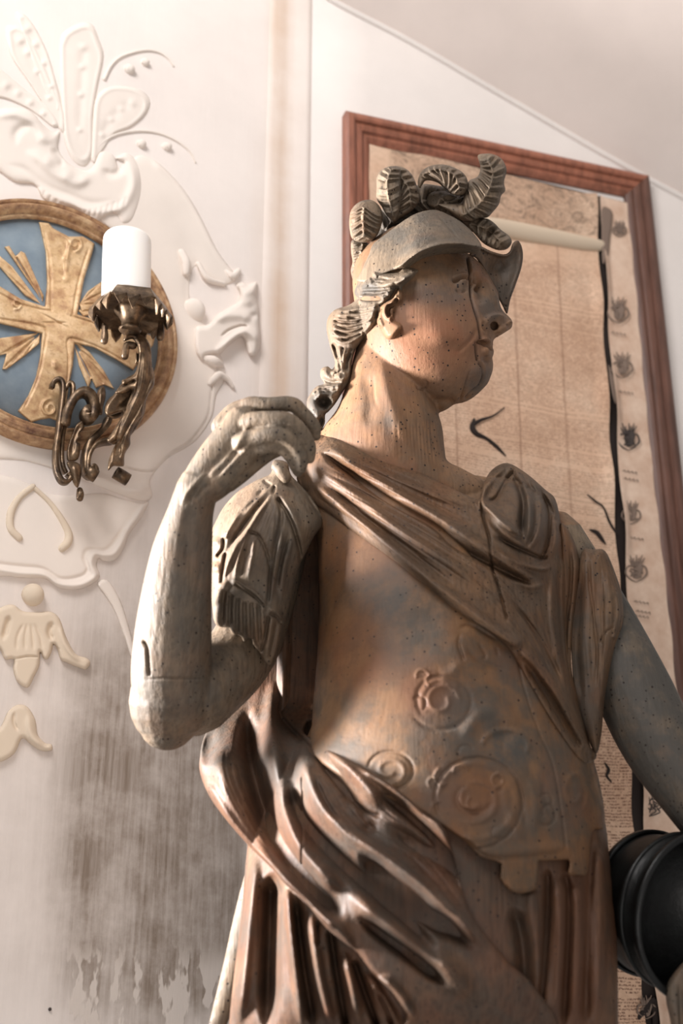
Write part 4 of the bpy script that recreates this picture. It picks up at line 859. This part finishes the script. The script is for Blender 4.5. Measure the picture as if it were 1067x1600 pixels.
cu_o = [(505, 740), (560, 700), (640, 740), (760, 900), (880, 1040), (905, 1120), (935, 1215), (945, 1290), (925, 1300), (918, 1362), (905, 1366), (888, 1366), (886, 1340), (838, 1340), (840, 1385), (812, 1396), (790, 1385), (782, 1350), (750, 1338), (720, 1310), (640, 1260), (560, 1230), (492, 1180), (488, 1120), (497, 1000), (497, 880), (492, 800)]
relief('breastplate', cu_o, MS, WOODT, statue, base=bT_(8), T=7, R=8, strokes=[dict(s, w=s['w'] * 1.35, a=s['a'] * .42) if 2.5 < s['w'] < 10 else dict(s, a=s['a'] * .6) for s in cu], step=1.7, back=25, attrfn=cuf)

# ---- skirt below the breastplate
sk_o = [(520, 1150), (400, 1300), (386, 1330), (377, 1430), (366, 1520), (358, 1600), (354, 1700), (420, 1760), (900, 1760), (966, 1700), (966, 1600), (963, 1450), (952, 1340), (940, 1270), (890, 1200)]
sk = [S(zA([(265, 880), (235, 1200), (195, 1620)]), 10, 26, 'g', .02), S(zA([(335, 960), (328, 1200), (312, 1660)]), 13, -62, 'g', .02), S(zA([(395, 1030), (415, 1250), (460, 1620)]), 6, 26, 'g', .02), S(zA([(430, 1060), (465, 1350), (510, 1620)]), 6.5, -46, 'g', .02), S(zA([(490, 1120), (530, 1400), (585, 1620)]), 8, 26, 'g', .02),
      S(zA([(520, 1160), (525, 1290)]), 3, -22), S(zA([(575, 1200), (605, 1400), (645, 1620)]), 5, -38, 'g', .02), S(zA([(630, 1290), (665, 1440), (700, 1620)]), 8, 26, 'g', .02), S(zA([(670, 1330), (720, 1470), (775, 1620)]), 4.5, -34, 'g', .02), S(zA([(720, 1380), (790, 1500), (870, 1620)]), 7, 24, 'g', .02), S(zA([(760, 1450), (810, 1540), (840, 1620)]), 4, -26),
      S(zA([(870, 1280), (960, 1450), (1000, 1620)]), 18, 20, 'g', .05), S(zA([(1000, 1400), (1060, 1620)]), 16, -24)]
for pts, w_, a_ in (([(560, 940), (560, 1150), (530, 1560)], 6, -12), ([(500, 1020), (520, 1200), (560, 1560)], 12, 8), ([(600, 980), (610, 1200), (590, 1560)], 10, 9), ([(625, 960), (640, 1100), (620, 1560)], 6, -12), ([(670, 980), (680, 1200), (660, 1560)], 12, 9), ([(730, 800), (710, 1100), (700, 1560)], 8, -9), ([(760, 850), (765, 1100), (745, 1560)], 12, 9), ([(430, 1080), (470, 1250), (480, 1560)], 10, -12)):
    sk.append(S(zB(pts), w_, a_ * 1.5, 'g', .08))
sk += fine([(850, 1340), (840, 1450), (830, 1600)], [(950, 1300), (955, 1450), (950, 1600)], 14, 2, -2)
relief('skirt', sk_o, MS, WOODD, statue, base=lambda P: bodyT(P) - 14 - 40 * (1 - sm((P[:, 0] - 350) / 110)), T=12, R=14, strokes=sk, step=2.0, back=40, attrfn=stainfn([(700, 1500, 60, 120, 0, .5), (900, 1480, 40, 150, 1, .6)]))
relief('skirt_tab', zB([(330, 905), (390, 915), (385, 985), (400, 1010), (450, 1037), (500, 1030), (525, 1008), (530, 920), (640, 915), (655, 970), (700, 975), (730, 800), (640, 860), (480, 880), (330, 880)]), MS, WOODT, statue, base=bT_(8), T=6, R=4, step=1.5, back=10, sharp=True)

# ---- cloak
relief('cloak_lining', [(425, 800), (470, 780), (560, 800), (570, 1000), (570, 1210), (500, 1230), (400, 1240), (330, 1200), (380, 1040)], MS, WOODD, statue, base=-62, T=10, R=10, strokes=[S([(450, 850), (445, 1000), (440, 1150)], 8, 14), S([(470, 850), (468, 1000), (470, 1150)], 5, -14)], step=2.5, back=20)
ck_o = [(430, 800), (400, 990)] + zA([(300, 60), (270, 140), (170, 260), (95, 330), (52, 400), (34, 480), (35, 560), (90, 680), (220, 840), (330, 950), (390, 1020), (470, 1090), (560, 1200), (640, 1265), (692, 1305), (760, 1400), (830, 1470), (890, 1560), (930, 1640), (1500, 1640), (1430, 1450), (1300, 1320), (1150, 1110), (1060, 800), (970, 720), (900, 655), (800, 580), (650, 492), (540, 430), (470, 390)]) + [(480, 1130), (500, 1110), (505, 1000), (505, 880), (495, 800)]
ck = [S(zA([(140, 400), (120, 560), (200, 730), (320, 900), (460, 1050), (590, 1180), (690, 1300)]), 17, 20, 'g', .12), S(zA([(60, 590), (180, 780), (310, 930), (460, 1070), (600, 1210)]), 7, 12, 'g', .05),
      S(zA([(240, 260), (230, 420), (280, 640), (350, 830), (440, 960), (540, 1080), (640, 1190)]), 15, -50, 'g', .1), S(zA([(100, 340), (70, 440), (60, 540)]), 12, -14),
      S(zA([(300, 170), (260, 300), (180, 420), (150, 520)]), 16, 16), S(zA([(340, 160), (330, 330), (350, 500), (380, 660), (430, 830), (520, 950), (645, 1045)]), 13, 36, 'g', .08), S(zA([(500, 960), (560, 1020), (640, 1035)]), 11, 14), S(zA([(500, 1110), (600, 1200), (690, 1300)]), 6, 14),
      S(zA([(400, 600), (430, 700), (500, 800), (610, 910), (720, 1010), (900, 1180), (1060, 1370)]), 12, -34, 'g', .08), S(zA([(455, 560), (462, 700), (458, 850), (455, 960)]), 1.6, -12, 'v', .1),
      S(zA([(450, 440), (480, 560), (540, 690), (640, 800), (760, 880), (900, 980), (1060, 1110), (1250, 1300)]), 14, 34, 'g', .06), S(zA([(500, 560), (560, 680), (620, 760)]), 4, -14),
      S(zA([(490, 430), (580, 540), (660, 660), (730, 770), (760, 830)]), 9, -26), S(zA([(690, 880), (800, 990), (930, 1100), (1080, 1260)]), 13, -60, 'g', .25), S(zA([(640, 1040), (750, 1140), (900, 1240), (1060, 1370), (1200, 1520)]), 15, 26, 'g', .1), S(zA([(680, 1140), (800, 1230), (950, 1340), (1080, 1450)]), 9, -34),
      S(zA([(420, 370), (560, 450), (680, 560), (750, 640), (795, 712)]), 12, 24, 'g', .12), S(zA([(640, 640), (700, 730), (768, 825)]), 7, 20, 'g', .12), S(zA([(650, 660), (740, 720), (790, 735)]), 3, -12),
      S(zA([(370, 250), (365, 310), (400, 360), (480, 440), (560, 540), (650, 640)]), 5, -16, 'g', .1), S(zA([(800, 760), (940, 860), (1100, 960), (1250, 1150)]), 14, -26, 'g', .2), S(zA([(660, 495), (800, 585), (905, 660), (1000, 745), (1100, 850), (1200, 980), (1330, 1180), (1430, 1400)]), 9, 22, 'g', .08), S(zA([(760, 620), (900, 730), (1040, 860), (1150, 1000)]), 8, -24),
      S(zA([(980, 1100), (1060, 1180), (1180, 1290)]), 12, -46), S(zA([(760, 1400), (850, 1460), (950, 1600)]), 8, 18)]
ck += fine(zA([(140, 400), (120, 560), (220, 760), (400, 980), (600, 1180)]), zA([(300, 200), (240, 400), (300, 700), (440, 940), (600, 1120)]), 14, 1.8, -2, 5)
ck += fine(zA([(440, 420), (600, 800), (900, 1000), (1200, 1300)]), zA([(500, 400), (800, 700), (1000, 850), (1300, 1300)]), 16, 1.8, -2, 6)
def ckbase(P):
    x, y = P[:, 0], P[:, 1]; front = sm((y - 1090) / 110)
    return np.maximum(bodyT(P) * .95, 42 * sm((y - 1080) / 160) * sm((x - 300) / 60)) * front + 16 * front - 62 * (1 - front)
ckf = stainfn([(330, 1150, 30, 60, 0, .7), (450, 1200, 50, 60, 0, .6), (560, 1350, 80, 60, 0, .4), (680, 1450, 90, 60, 0, .4), (380, 1290, 60, 60, 1, .5)])
relief('cloak', ck_o, MS, WOODD, statue, base=ckbase, T=12, R=9, strokes=ck, step=1.7, back=30, attrfn=ckf)

# ---- sash across the chest
sash_o = zT([(85, 45), (130, 35), (200, 62), (300, 108), (380, 138), (470, 183), (522, 203), (535, 165), (560, 125), (600, 108), (650, 135), (700, 178), (728, 205), (742, 270), (748, 330), (758, 420), (752, 520), (756, 600), (768, 690), (790, 780), (812, 850), (838, 885), (815, 908), (786, 890), (745, 835), (705, 775), (655, 690), (600, 600), (530, 545), (450, 490), (400, 448), (300, 368), (200, 298), (110, 232), (60, 200), (40, 130)])
sa_ = [S(zT([(110, 60), (200, 95), (300, 150), (400, 190), (520, 230)]), 7, 9), S(zT([(100, 75), (190, 140), (300, 215), (400, 270), (470, 330), (560, 380), (680, 440)]), 5, -17, 'g', .08), S(zT([(110, 60), (220, 130), (330, 200), (430, 260), (560, 350), (690, 430)]), 8, 12, 'g', .1),
       S(zT([(90, 120), (200, 200), (330, 300), (450, 380), (540, 450)]), 9, 9), S(zT([(80, 160), (180, 240), (300, 340), (410, 430), (520, 510), (600, 570), (640, 600)]), 7, 13, 'g', .05), S(zT([(90, 140), (210, 240), (340, 340), (470, 440)]), 3, -6),
       S(zT([(620, 590), (680, 660), (740, 740), (790, 830), (830, 885)]), 7, 15, 'g', .05), S(zT([(640, 620), (700, 710), (760, 810), (800, 875)]), 7, -13, 'g', .1), S(zT([(560, 480), (640, 570), (720, 680), (770, 780)]), 9, 7), S(zT([(600, 460), (690, 580), (750, 700)]), 3.5, -7),
       S(zT([(600, 115), (560, 150), (530, 200), (560, 240), (620, 290), (650, 300)]), 6, 12), S(zT([(625, 120), (600, 150), (570, 200), (545, 210)]), 3, -7), S(zT([(610, 130), (640, 200), (640, 260), (640, 310)]), 5, -12), S(zT([(640, 125), (680, 180), (690, 240), (680, 300), (650, 350)]), 6, 10), S(zT([(620, 125), (655, 190), (660, 260), (650, 330)]), 6, 9), S(zT([(665, 150), (705, 210), (712, 270), (700, 340), (670, 380)]), 3, -8), S(zT([(690, 175), (725, 230), (730, 300), (715, 370)]), 5, 9),
       S(zT([(560, 300), (620, 330), (690, 360), (710, 350)]), 3, -8), S(zT([(540, 240), (600, 300), (660, 340)]), 6, 8), S(zT([(560, 330), (620, 370), (690, 390), (720, 380)]), 4, 6), S(zT([(600, 410), (660, 436), (700, 430)]), 5, 7),
       S(zT([(720, 380), (718, 500), (735, 620), (765, 740)]), 5, 9), S(zT([(740, 300), (738, 450), (745, 580), (762, 700)]), 2.6, -8),
       S(zT([(528, 185), (535, 250), (552, 310), (558, 380), (580, 450), (600, 530)]), 1.7, -11, 'g', .03)]
sa_ = [dict(s, a=s['a'] * (1.7 if s['p'][:, 0].min() > 745 and s['p'][:, 1].max() < 905 else 1.15)) for s in sa_]
sa_ += fine(zT([(100, 50), (300, 130), (520, 220)]), zT([(80, 200), (300, 350), (600, 570)]), 34, 1.7, -2.6, 9)
sa_ += fine(zT([(520, 300), (650, 430), (760, 720)]), zT([(450, 400), (620, 560), (800, 840)]), 16, 1.7, -2.4, 10)
def sabase(P):
    knot = np.exp(-(((P[:, 0] - 815) / 48) ** 2 + ((P[:, 1] - 790) / 62) ** 2))
    sh = np.exp(-(((P[:, 0] - 500) / 60) ** 2 + ((P[:, 1] - 710) / 50) ** 2))
    return np.maximum(bodyT(P), 8) + 12 + 30 * knot + 26 * sh
saf = lambda P: np.stack([.55 * np.exp(-(((P[:, 0] - 830) / 45) ** 2 + ((P[:, 1] - 800) / 60) ** 2)), .4 * np.exp(-(((P[:, 0] - 590) / 90) ** 2 + ((P[:, 1] - 780) / 60) ** 2)), np.clip(-ap(P, [sa_[24]]) / 8 - .3, 0, 1)], 1)
relief('sash', sash_o, MS, WOOD, statue, base=sabase, T=12, R=9, strokes=sa_, step=1.4, back=30, attrfn=saf)

# ---- sleeve over the raised arm
sl_o = zSL([(500, 95), (540, 80), (600, 100), (625, 180), (680, 240), (760, 330), (830, 440), (835, 520), (780, 600), (730, 700), (690, 780), (655, 900), (620, 1050), (590, 1150), (560, 1260), (530, 1370), (490, 1460), (440, 1440), (420, 1390), (380, 1340), (345, 1285), (310, 1310), (285, 1270), (235, 1260), (200, 1215), (150, 1210), (110, 1180), (95, 1090), (80, 920), (65, 860), (70, 720), (80, 590), (110, 510), (170, 400), (260, 300), (360, 235), (420, 205), (490, 170)])
s_ = [S(zSL([(480, 285), (380, 340), (280, 440), (200, 560), (170, 640)]), 4, 9), S(zSL([(460, 270), (350, 370), (240, 480)]), 4, -9), S(zSL([(500, 320), (420, 420), (340, 550), (270, 640), (200, 780), (130, 1000)]), 4, 9), S(zSL([(490, 300), (400, 400), (320, 500), (250, 600), (180, 700)]), 4.5, -12),
      S(zSL([(530, 330), (600, 440), (650, 560), (690, 720), (690, 780)]), 3, -13, 'g', .05), S(zSL([(545, 310), (620, 420), (670, 540), (720, 680)]), 7, 9), S(zSL([(520, 330), (560, 450), (520, 650), (490, 850), (470, 1080)]), 3, -8), S(zSL([(590, 450), (540, 700), (500, 900), (480, 1060)]), 5, 7), S(zSL([(640, 600), (580, 800), (560, 1050)]), 5, 7), S(zSL([(620, 560), (560, 760), (520, 980)]), 3, -8),
      S(zSL([(330, 560), (400, 590), (450, 680), (480, 790), (480, 900), (470, 1060)]), 2.6, -7, 'g', .05), S(zSL([(340, 560), (270, 740), (240, 900)]), 2.4, 5), S(zSL([(380, 600), (360, 750), (330, 900)]), 3, 5), S(zSL([(330, 620), (300, 760), (280, 880)]), 3, -4),
      S(zSL([(230, 880), (300, 930), (380, 980), (460, 1070)]), 3.5, 8, 'g', .05), S(zSL([(240, 915), (310, 955), (390, 1010), (450, 1080)]), 2.2, -7, 'g', .05), S(zSL([(470, 1090), (530, 1110), (565, 1170)]), 3.5, 7, 'g', .05), S(zSL([(475, 1120), (530, 1140), (560, 1190)]), 2, -7, 'g', .05),
      S(zSL([(475, 1130), (455, 1250), (420, 1390)]), 2.6, -12, 'g', .03), S(zSL([(535, 1150), (510, 1300), (480, 1440)]), 2.6, -7), S(zSL([(500, 1140), (480, 1280), (450, 1430)]), 4, 6),
      S(zSL([(170, 600), (165, 680), (120, 740)]), 2.4, -12, 'g', .05), S(zSL([(185, 700), (165, 820), (155, 920)]), 2.4, -12, 'g', .05), S(zSL([(130, 760), (110, 860)]), 8, 8), S(zSL([(200, 880), (150, 980), (100, 1080)]), 5, 7), S(zSL([(130, 590), (90, 680)]), 7, 6),
      S(zSL([(515, 250), (500, 310)]), 2, -8), S(zSL([(610, 110), (605, 190)]), 2, -8), S(zSL([(430, 215), (500, 260)]), 3, -5), S(zSL([(620, 210), (720, 300), (800, 420), (850, 470)]), 2.2, -9)]
s_ += [S(zSL([(x, 940 + i * 14), (x - 8, 1080), (x - 16 + i * 2, 1220 + i * 12)]), 2.6, (-5 if i % 2 else 4), 'g', .1) for i, x in enumerate(range(150, 440, 24))]
s_ += fine(zSL([(480, 320), (300, 500), (150, 750)]), zSL([(560, 400), (600, 700), (560, 1000)]), 22, 1.5, -1.8, 12)
sl_b = inflate_field([(p[0], p[1]) for p in sl_o], .62)
slv = relief('sleeve', sl_o, MS, WOODG, statue, base=lambda P: sl_b(P) + 50 + 22 * sm((P[:, 1] - 860) / 120) * sm((470 - P[:, 0]) / 60) + 0 * sm((900 - P[:, 1]) / 200), T=6, R=5, strokes=s_, step=1.4, back=105, attrfn=stainfn([(420, 880, 40, 80, 0, .5), (380, 800, 40, 50, 1, .3)]))
mk('shoulder_pin', *tube_geo(zSL([(530, 130, 90, 9), (560, 160, 92, 10), (590, 200, 90, 9)]), MS), WOODG, slv)

# ---- pendant sleeve on the far shoulder
p1 = zT([(742, 268), (770, 298), (792, 370), (786, 440), (774, 540), (770, 650), (790, 740), (812, 830), (826, 885), (800, 850), (768, 760), (735, 560), (738, 420), (740, 330)])
relief('pendant_sleeve', p1, MS, WOOD, statue, base=lambda P: 34 - (P[:, 0] - 870) * .3, T=14, R=10, strokes=[S(zT([(765, 300), (770, 420), (755, 560), (765, 690)]), 3, -8), S(zT([(780, 360), (775, 470), (764, 600)]), 3, 5)], step=1.5, back=30)
p2 = zT([(797, 345), (830, 338), (860, 342), (885, 395), (905, 460), (908, 530), (890, 590), (872, 660), (858, 740), (850, 830), (838, 880), (822, 860), (800, 800), (780, 730), (772, 640), (770, 560), (784, 450)])
ps = [S(zT([(815, 350), (820, 440), (830, 520), (838, 620), (830, 720)]), 2, -5), S(zT([(800, 380), (790, 500), (785, 620), (800, 760)]), 8, -12), S(zT([(860, 360), (870, 460), (868, 560), (850, 700), (842, 820)]), 9, 8), S(zT([(880, 420), (895, 500), (880, 590)]), 4, 6), S(zT([(840, 600), (860, 560), (885, 540)]), 1.6, -4), S(zT([(890, 560), (880, 580)]), 4, 6)]
ps += fine(zT([(815, 350), (800, 600), (830, 850)]), zT([(870, 360), (895, 540), (845, 850)]), 14, 1.5, -2, 15)
relief('pendant_sleeve', p2, MS, WOOD, statue, base=lambda P: 22 + 0 * P[:, 0], T=20, R=26, strokes=ps, step=1.5, back=35, attrfn=stainfn([(905, 1050, 20, 120, 0, .6)]))

# ---- hair
hair_o = zHR([(420, 325), (440, 240), (470, 180), (540, 130), (600, 105), (700, 95), (830, 92), (940, 95), (1005, 130), (960, 190), (900, 250), (858, 285), (858, 350), (820, 380), (800, 300), (770, 350), (740, 400), (690, 440), (670, 500), (640, 520), (625, 590), (570, 670), (500, 750), (430, 840), (400, 950), (380, 1110), (320, 1210), (270, 1290), (235, 1340), (190, 1390), (160, 1420), (155, 1500), (105, 1570), (60, 1480), (10, 1400), (-5, 1300), (40, 1210), (90, 1160), (150, 1140), (118, 1080), (125, 1010), (180, 985), (222, 1012), (248, 950), (205, 810), (180, 700), (172, 620), (190, 540), (250, 478), (340, 450), (400, 420), (440, 380)])
hs = []
flows = [([(420, 300), (550, 270), (700, 270), (800, 240), (900, 200)], [(600, 130), (640, 180), (760, 200), (900, 170), (980, 130)], 7),
         ([(420, 330), (560, 330), (700, 320), (800, 300)], [(440, 390), (540, 400), (640, 400), (700, 380)], 4),
         ([(250, 490), (400, 480), (540, 470), (640, 440)], [(190, 700), (320, 770), (460, 720), (600, 580)], 6),
         ([(215, 800), (250, 900), (280, 1020), (200, 1040)], [(420, 820), (370, 920), (370, 1060), (280, 1130)], 5),
         ([(40, 1240), (100, 1180), (200, 1170), (320, 1140)], [(90, 1330), (140, 1250), (220, 1250), (300, 1190)], 5)]
for A_, B_, n in flows:
    for k in range(n + 1):
        c_ = lerp_curves(A_, B_, k / n); jt = random.uniform; c_ = [(q[0] + jt(-4, 4), q[1] + jt(-4, 4)) for q in c_[jt(0, 1) < .4:]]; hs.append(S(zHR(c_), jt(2.8, 4.6), jt(4, 10), 'g', .12)); 
        if k < n: hs.append(S(zHR(lerp_curves(A_, B_, (k + random.uniform(.35, .65)) / n))[random.randint(0, 3):12 - random.randint(0, 3)], random.uniform(1.9, 2.8), random.uniform(-8, -4), 'g', .1))
hs += [S(zHR([(450, 375), (560, 385), (690, 375)]), 5, -22), S(zHR([(680, 110), (760, 130), (860, 120)]), 4, -14), S(zHR([(90, 1370), (150, 1310), (240, 1310)]), 9, -30, 'g', .1), S(zHR([(110, 1550), (130, 1420)]), 5, -18), S(zHR([(120, 1010), (130, 1090), (220, 1130), (330, 1120)]), 3, -9), S(zHR([(225, 770), (250, 860), (270, 930)]), 4, -16), S(zHR([(400, 850), (350, 940), (350, 1060)]), 4, -14), S(zHR([(640, 110), (600, 140), (620, 180)]), 3, 7)]
relief('hair', hair_o, MS, WOODG, statue, base=lambda P: np.maximum(20 + 20 * sm((P[:, 0] - 500) / 80), headT(P) + 2), T=20, R=14, strokes=hs, step=1.1, back=50, attrfn=stainfn([(570, 455, 40, 12, 0, .8), (500, 640, 24, 30, 0, .8), (530, 520, 24, 40, 1, .3)]))
ear = zHR([(800, 300), (830, 290), (856, 340), (840, 400), (790, 440), (770, 520), (780, 570), (830, 600), (850, 640), (810, 700), (760, 745), (700, 735), (650, 650), (620, 590), (630, 500), (650, 440), (700, 410), (760, 370)])
es = [S(zHR([(800, 330), (770, 400), (710, 430), (690, 490), (710, 540), (760, 560)]), 2.6, 6, 'g', .05), S(zHR([(800, 360), (780, 430), (730, 460), (725, 520), (745, 550)]), 3, -16, 'g', .1), S(zHR([(760, 560), (775, 590)]), 2, -8), S(zHR([(650, 460), (640, 560), (680, 660)]), 4, 5), S(zHR([(835, 650), (780, 730)]), 2, -7)]
relief('ear', ear, MS, WOODF, statue, base=lambda P: headT(P) + 10, T=15, R=9, strokes=es, step=.9, back=20)

# ---- helmet
hel_o = zHP([(170, 620), (190, 575), (225, 500), (245, 450), (300, 405), (380, 345), (450, 305), (530, 290), (600, 315), (665, 355), (720, 410), (748, 455), (740, 478), (700, 490), (600, 495), (540, 510), (480, 545), (450, 570), (380, 560), (300, 585), (240, 625)])
hl_b = inflate_field([(q[0], q[1]) for q in zHP([(140, 620), (200, 480), (300, 380), (420, 300), (530, 280), (640, 320), (740, 430), (770, 560), (700, 760), (400, 800), (200, 760)])], .72)
def helbase(P):
    # the brim line: below it the surface falls back steeply (underside of the peak)
    L = np.array(catmull(zHP([(300, 580), (370, 550), (420, 510), (480, 475), (560, 450), (640, 445), (700, 455), (748, 462)]), 5))
    yb = np.interp(P[:, 0], L[:, 0], L[:, 1]); dy = P[:, 1] - yb; wx = sm((P[:, 0] - 612) / 40)
    return np.maximum(hl_b(P) + 36, headT(P) + 20) + wx * (30 * np.exp(np.minimum(dy, 0) / 24) - 3.3 * np.maximum(dy, 0))
hst = [S(zHP([(340, 568), (400, 525), (460, 485), (540, 455), (620, 447), (700, 452), (745, 462)]), 3, 5, 'g', .05), S(zHP([(540, 310), (590, 370), (640, 420)]), 1.4, -5), S(zHP([(380, 540), (450, 480), (560, 430), (680, 430)]), 5, -4)]
helm = relief('helmet', hel_o, MS, WOODG, statue, base=helbase, T=5, R=5, strokes=hst, step=1.2, back=40, attrfn=stainfn([(690, 345, 60, 22, 0, .5), (640, 370, 50, 20, 0, .6)]))
vis_o = zHP([(728, 455), (790, 480), (850, 496), (878, 482), (892, 445), (915, 432), (932, 455), (940, 500), (932, 560), (905, 640), (880, 710), (866, 772), (845, 735), (826, 700), (800, 640), (760, 570), (722, 515), (690, 498)])
vst = [S(zHP([(735, 455), (790, 480), (850, 494), (880, 478), (893, 440)]), 4, 12, 'g', .02), S(zHP([(935, 470), (930, 560), (900, 650), (875, 730)]), 4, 6), S(zHP([(840, 730), (865, 735), (878, 732)]), 1.4, -4), S(zHP([(760, 530), (820, 560), (860, 640)]), 16, -12)]
relief('visor', vis_o, MS, WOOD, helm, base=lambda P: 24 - (P[:, 0] - 750) * .25 - (P[:, 1] - 390) * .35, T=6, R=5, strokes=vst, step=1.2, back=8, attrfn=stainfn([(790, 440, 40, 50, 0, .5)]))

# ---- plumes
def barbs(rach, n, L_, ang, w, a, seed=1, side=(1, -1), alt=True):
    r = random.Random(seed); R_ = catmull(rach, 6); T_ = np.gradient(R_, axis=0); T_ /= np.linalg.norm(T_, axis=1)[:, None] + 1e-9; out = []
    for sd in side:
        for k in range(n):
            i = int((k + .5) / n * (len(R_) - 1)); p = R_[i][:2]; t = T_[i][:2]; nn = np.array([-t[1], t[0]]) * sd
            pts = []
            for m_ in range(5):
                f = m_ / 4; an = ang * (1 - .6 * f); pts.append(tuple(p + nn * L_ * f * math.cos(an) * 1.0 + t * L_ * (f ** 1.4) * math.sin(an)))
            out.append(S(pts, w, (a if (k % 2 == 0 or not alt) else -a), 'g', .06))
    return out
def plume(name, out, rach, z, k, n, L_, ang=.7, seed=1, w=2.0, a=4.5, extra=(), wood=WOODG, st_=None):
    O = zHP(out); st = [S(zHP(rach), 2.2, 5, 'g', .05)] + barbs(zHP(rach), n, L_, ang, w, a, seed) + list(extra)
    return relief(name, O, MS, wood, helm, base=z, k=k, T=5, R=5, strokes=st, step=1.0, back=26, attrfn=stainfn(st_ or []))
plume('plume', [(240, 440), (265, 380), (280, 300), (330, 240), (400, 200), (470, 170), (560, 180), (660, 200), (700, 260), (760, 330), (745, 400), (660, 370), (600, 325), (530, 300), (450, 312), (380, 350), (300, 408)], [(300, 380), (400, 280), (540, 250), (690, 330)], -20, .55, 16, 40, .9, 2, 2.4, 5, [S(zHP([(400, 250), (430, 300), (380, 340)]), 8, -14), S(zHP([(480, 200), (520, 240), (500, 290)]), 10, -22)], WOODG, [(600, 340, 60, 40, 0, .8)])
plume('plume', [(150, 430), (215, 440), (238, 470), (225, 520), (205, 560), (185, 600), (165, 640), (150, 610), (142, 570), (150, 530), (143, 480)], [(200, 440), (185, 520), (160, 620)], 6, .7, 10, 20, .9, 3, 2.0, 4)
plume('plume', [(135, 340), (145, 290), (185, 252), (240, 245), (280, 280), (290, 330), (270, 400), (235, 435), (190, 442), (150, 425), (138, 385)], [(205, 275), (200, 330), (205, 425)], 30, .75, 11, 34, 1.0, 4, 1.8, 3.6)
plume('plume', [(330, 95), (380, 92), (420, 120), (445, 170), (462, 240), (430, 290), (370, 330), (340, 350), (350, 250), (360, 180)], [(350, 110), (410, 190), (420, 280)], 6, .7, 12, 30, .9, 5, 1.8, 4)
plume('plume', [(262, 190), (262, 140), (285, 105), (330, 88), (370, 100), (372, 150), (375, 220), (368, 290), (350, 345), (310, 320), (285, 275), (262, 240)], [(330, 100), (310, 180), (340, 330)], 26, .8, 13, 30, -.5, 6, 1.8, 4)
plume('plume', [(452, 160), (468, 115), (510, 86), (570, 80), (630, 98), (672, 130), (686, 180), (660, 222), (610, 218), (590, 200), (570, 185), (545, 165), (510, 155), (485, 158), (462, 190)], [(470, 130), (540, 100), (620, 130), (650, 200)], 30, .8, 15, 30, .9, 7, 1.8, 4.2, [S(zHP([(480, 160), (530, 158), (570, 190)]), 4, -8)])
plume('plume', [(560, 200), (640, 225), (670, 230), (640, 300), (650, 330), (600, 320), (550, 290), (500, 270), (500, 220)], [(560, 230), (600, 280), (640, 320)], -6, .6, 8, 24, .9, 8)
plume('plume', [(730, 40), (760, 30), (800, 32), (842, 55), (864, 105), (852, 160), (858, 200), (838, 225), (828, 265), (800, 300), (775, 325), (735, 330), (700, 345), (650, 335), (600, 300), (545, 265), (600, 262), (655, 255), (668, 200), (690, 155), (730, 135), (742, 90)], [(775, 60), (800, 120), (780, 200), (730, 270), (660, 320)], 14, .8, 18, 32, -.7, 9, 1.9, 4.5)
plume('plume', [(655, 340), (700, 335), (760, 328), (800, 345), (835, 380), (875, 410), (888, 440), (868, 470), (830, 478), (790, 465), (750, 440), (710, 395)], [(690, 350), (770, 380), (850, 450)], 4, .6, 9, 24, .8, 10, 2, 5, [S(zHP([(740, 400), (790, 400), (800, 450)]), 8, -22), blob(*zHP([(855, 440)])[0], 7, 12)])
settle(statue, (W_ := MS(680, 1640, 0)))

# ---- pail held low on the right
pail = empty('dark_pail', None, 'blackened round wooden pail with raised hoops at the lower right edge', 'pail')
Bc = MS(1092, 1432, 40); ax = np.array([.45, -.80, -.25]); ax /= np.linalg.norm(ax)
bu = np.cross(ax, [0, 0, 1]); bu /= np.linalg.norm(bu); bv = np.cross(bu, ax); sB = np.linalg.norm(Bc - CAM) / F
R1 = 122 * sB; D_ = 120 * sB
pp = [(.0001, -D_), (R1 * .80, -D_), (R1 * .84, -D_ * .97), (R1 * .86, -D_ * .9), (R1 * .84, -D_ * .84), (R1 * .86, -D_ * .45), (R1 * .91, -D_ * .40), (R1 * .91, -D_ * .26), (R1 * .87, -D_ * .22), (R1 * .93, -D_ * .05), (R1, 0), (R1 * 1.0, .004), (R1 * .95, .006), (R1 * .90, 0), (R1 * .84, -D_ * .3), (R1 * .78, -D_ * .8), (.0001, -D_ * .82)]
mk('staved_body', *lathe_geo(pp, 80, (Bc, bu, bv, ax)), BLACK, pail)
for h_, rr in ((-.34, .915), (-.88, .87)):
    mk('hoop', *lathe_geo([(R1 * (rr - .02), D_ * (h_ - .05)), (R1 * (rr + .015), D_ * (h_ - .04)), (R1 * (rr + .02), D_ * (h_ + .04)), (R1 * (rr - .02), D_ * (h_ + .05)), (R1 * (rr - .02), D_ * (h_ - .05))], 80, (Bc, bu, bv, ax)), BLACK, pail)
settle(pail, Bc - np.array([0, 0, R1]))
wtr = relief('carved_stream', [(1046, 1530), (1075, 1500), (1110, 1520), (1120, 1660), (1052, 1660), (1048, 1600), (1040, 1560)], MS, WOODG, None, base=40, T=16, R=14, strokes=[S([(1062, 1530), (1066, 1640)], 4, -6), S([(1080, 1520), (1084, 1640)], 4, 6)], step=2, back=20, attrfn=stainfn([(1080, 1580, 60, 90, 0, .6)]))
tag(wtr, 'grey carved wooden stream coming down from the mouth of the dark pail', 'carving')
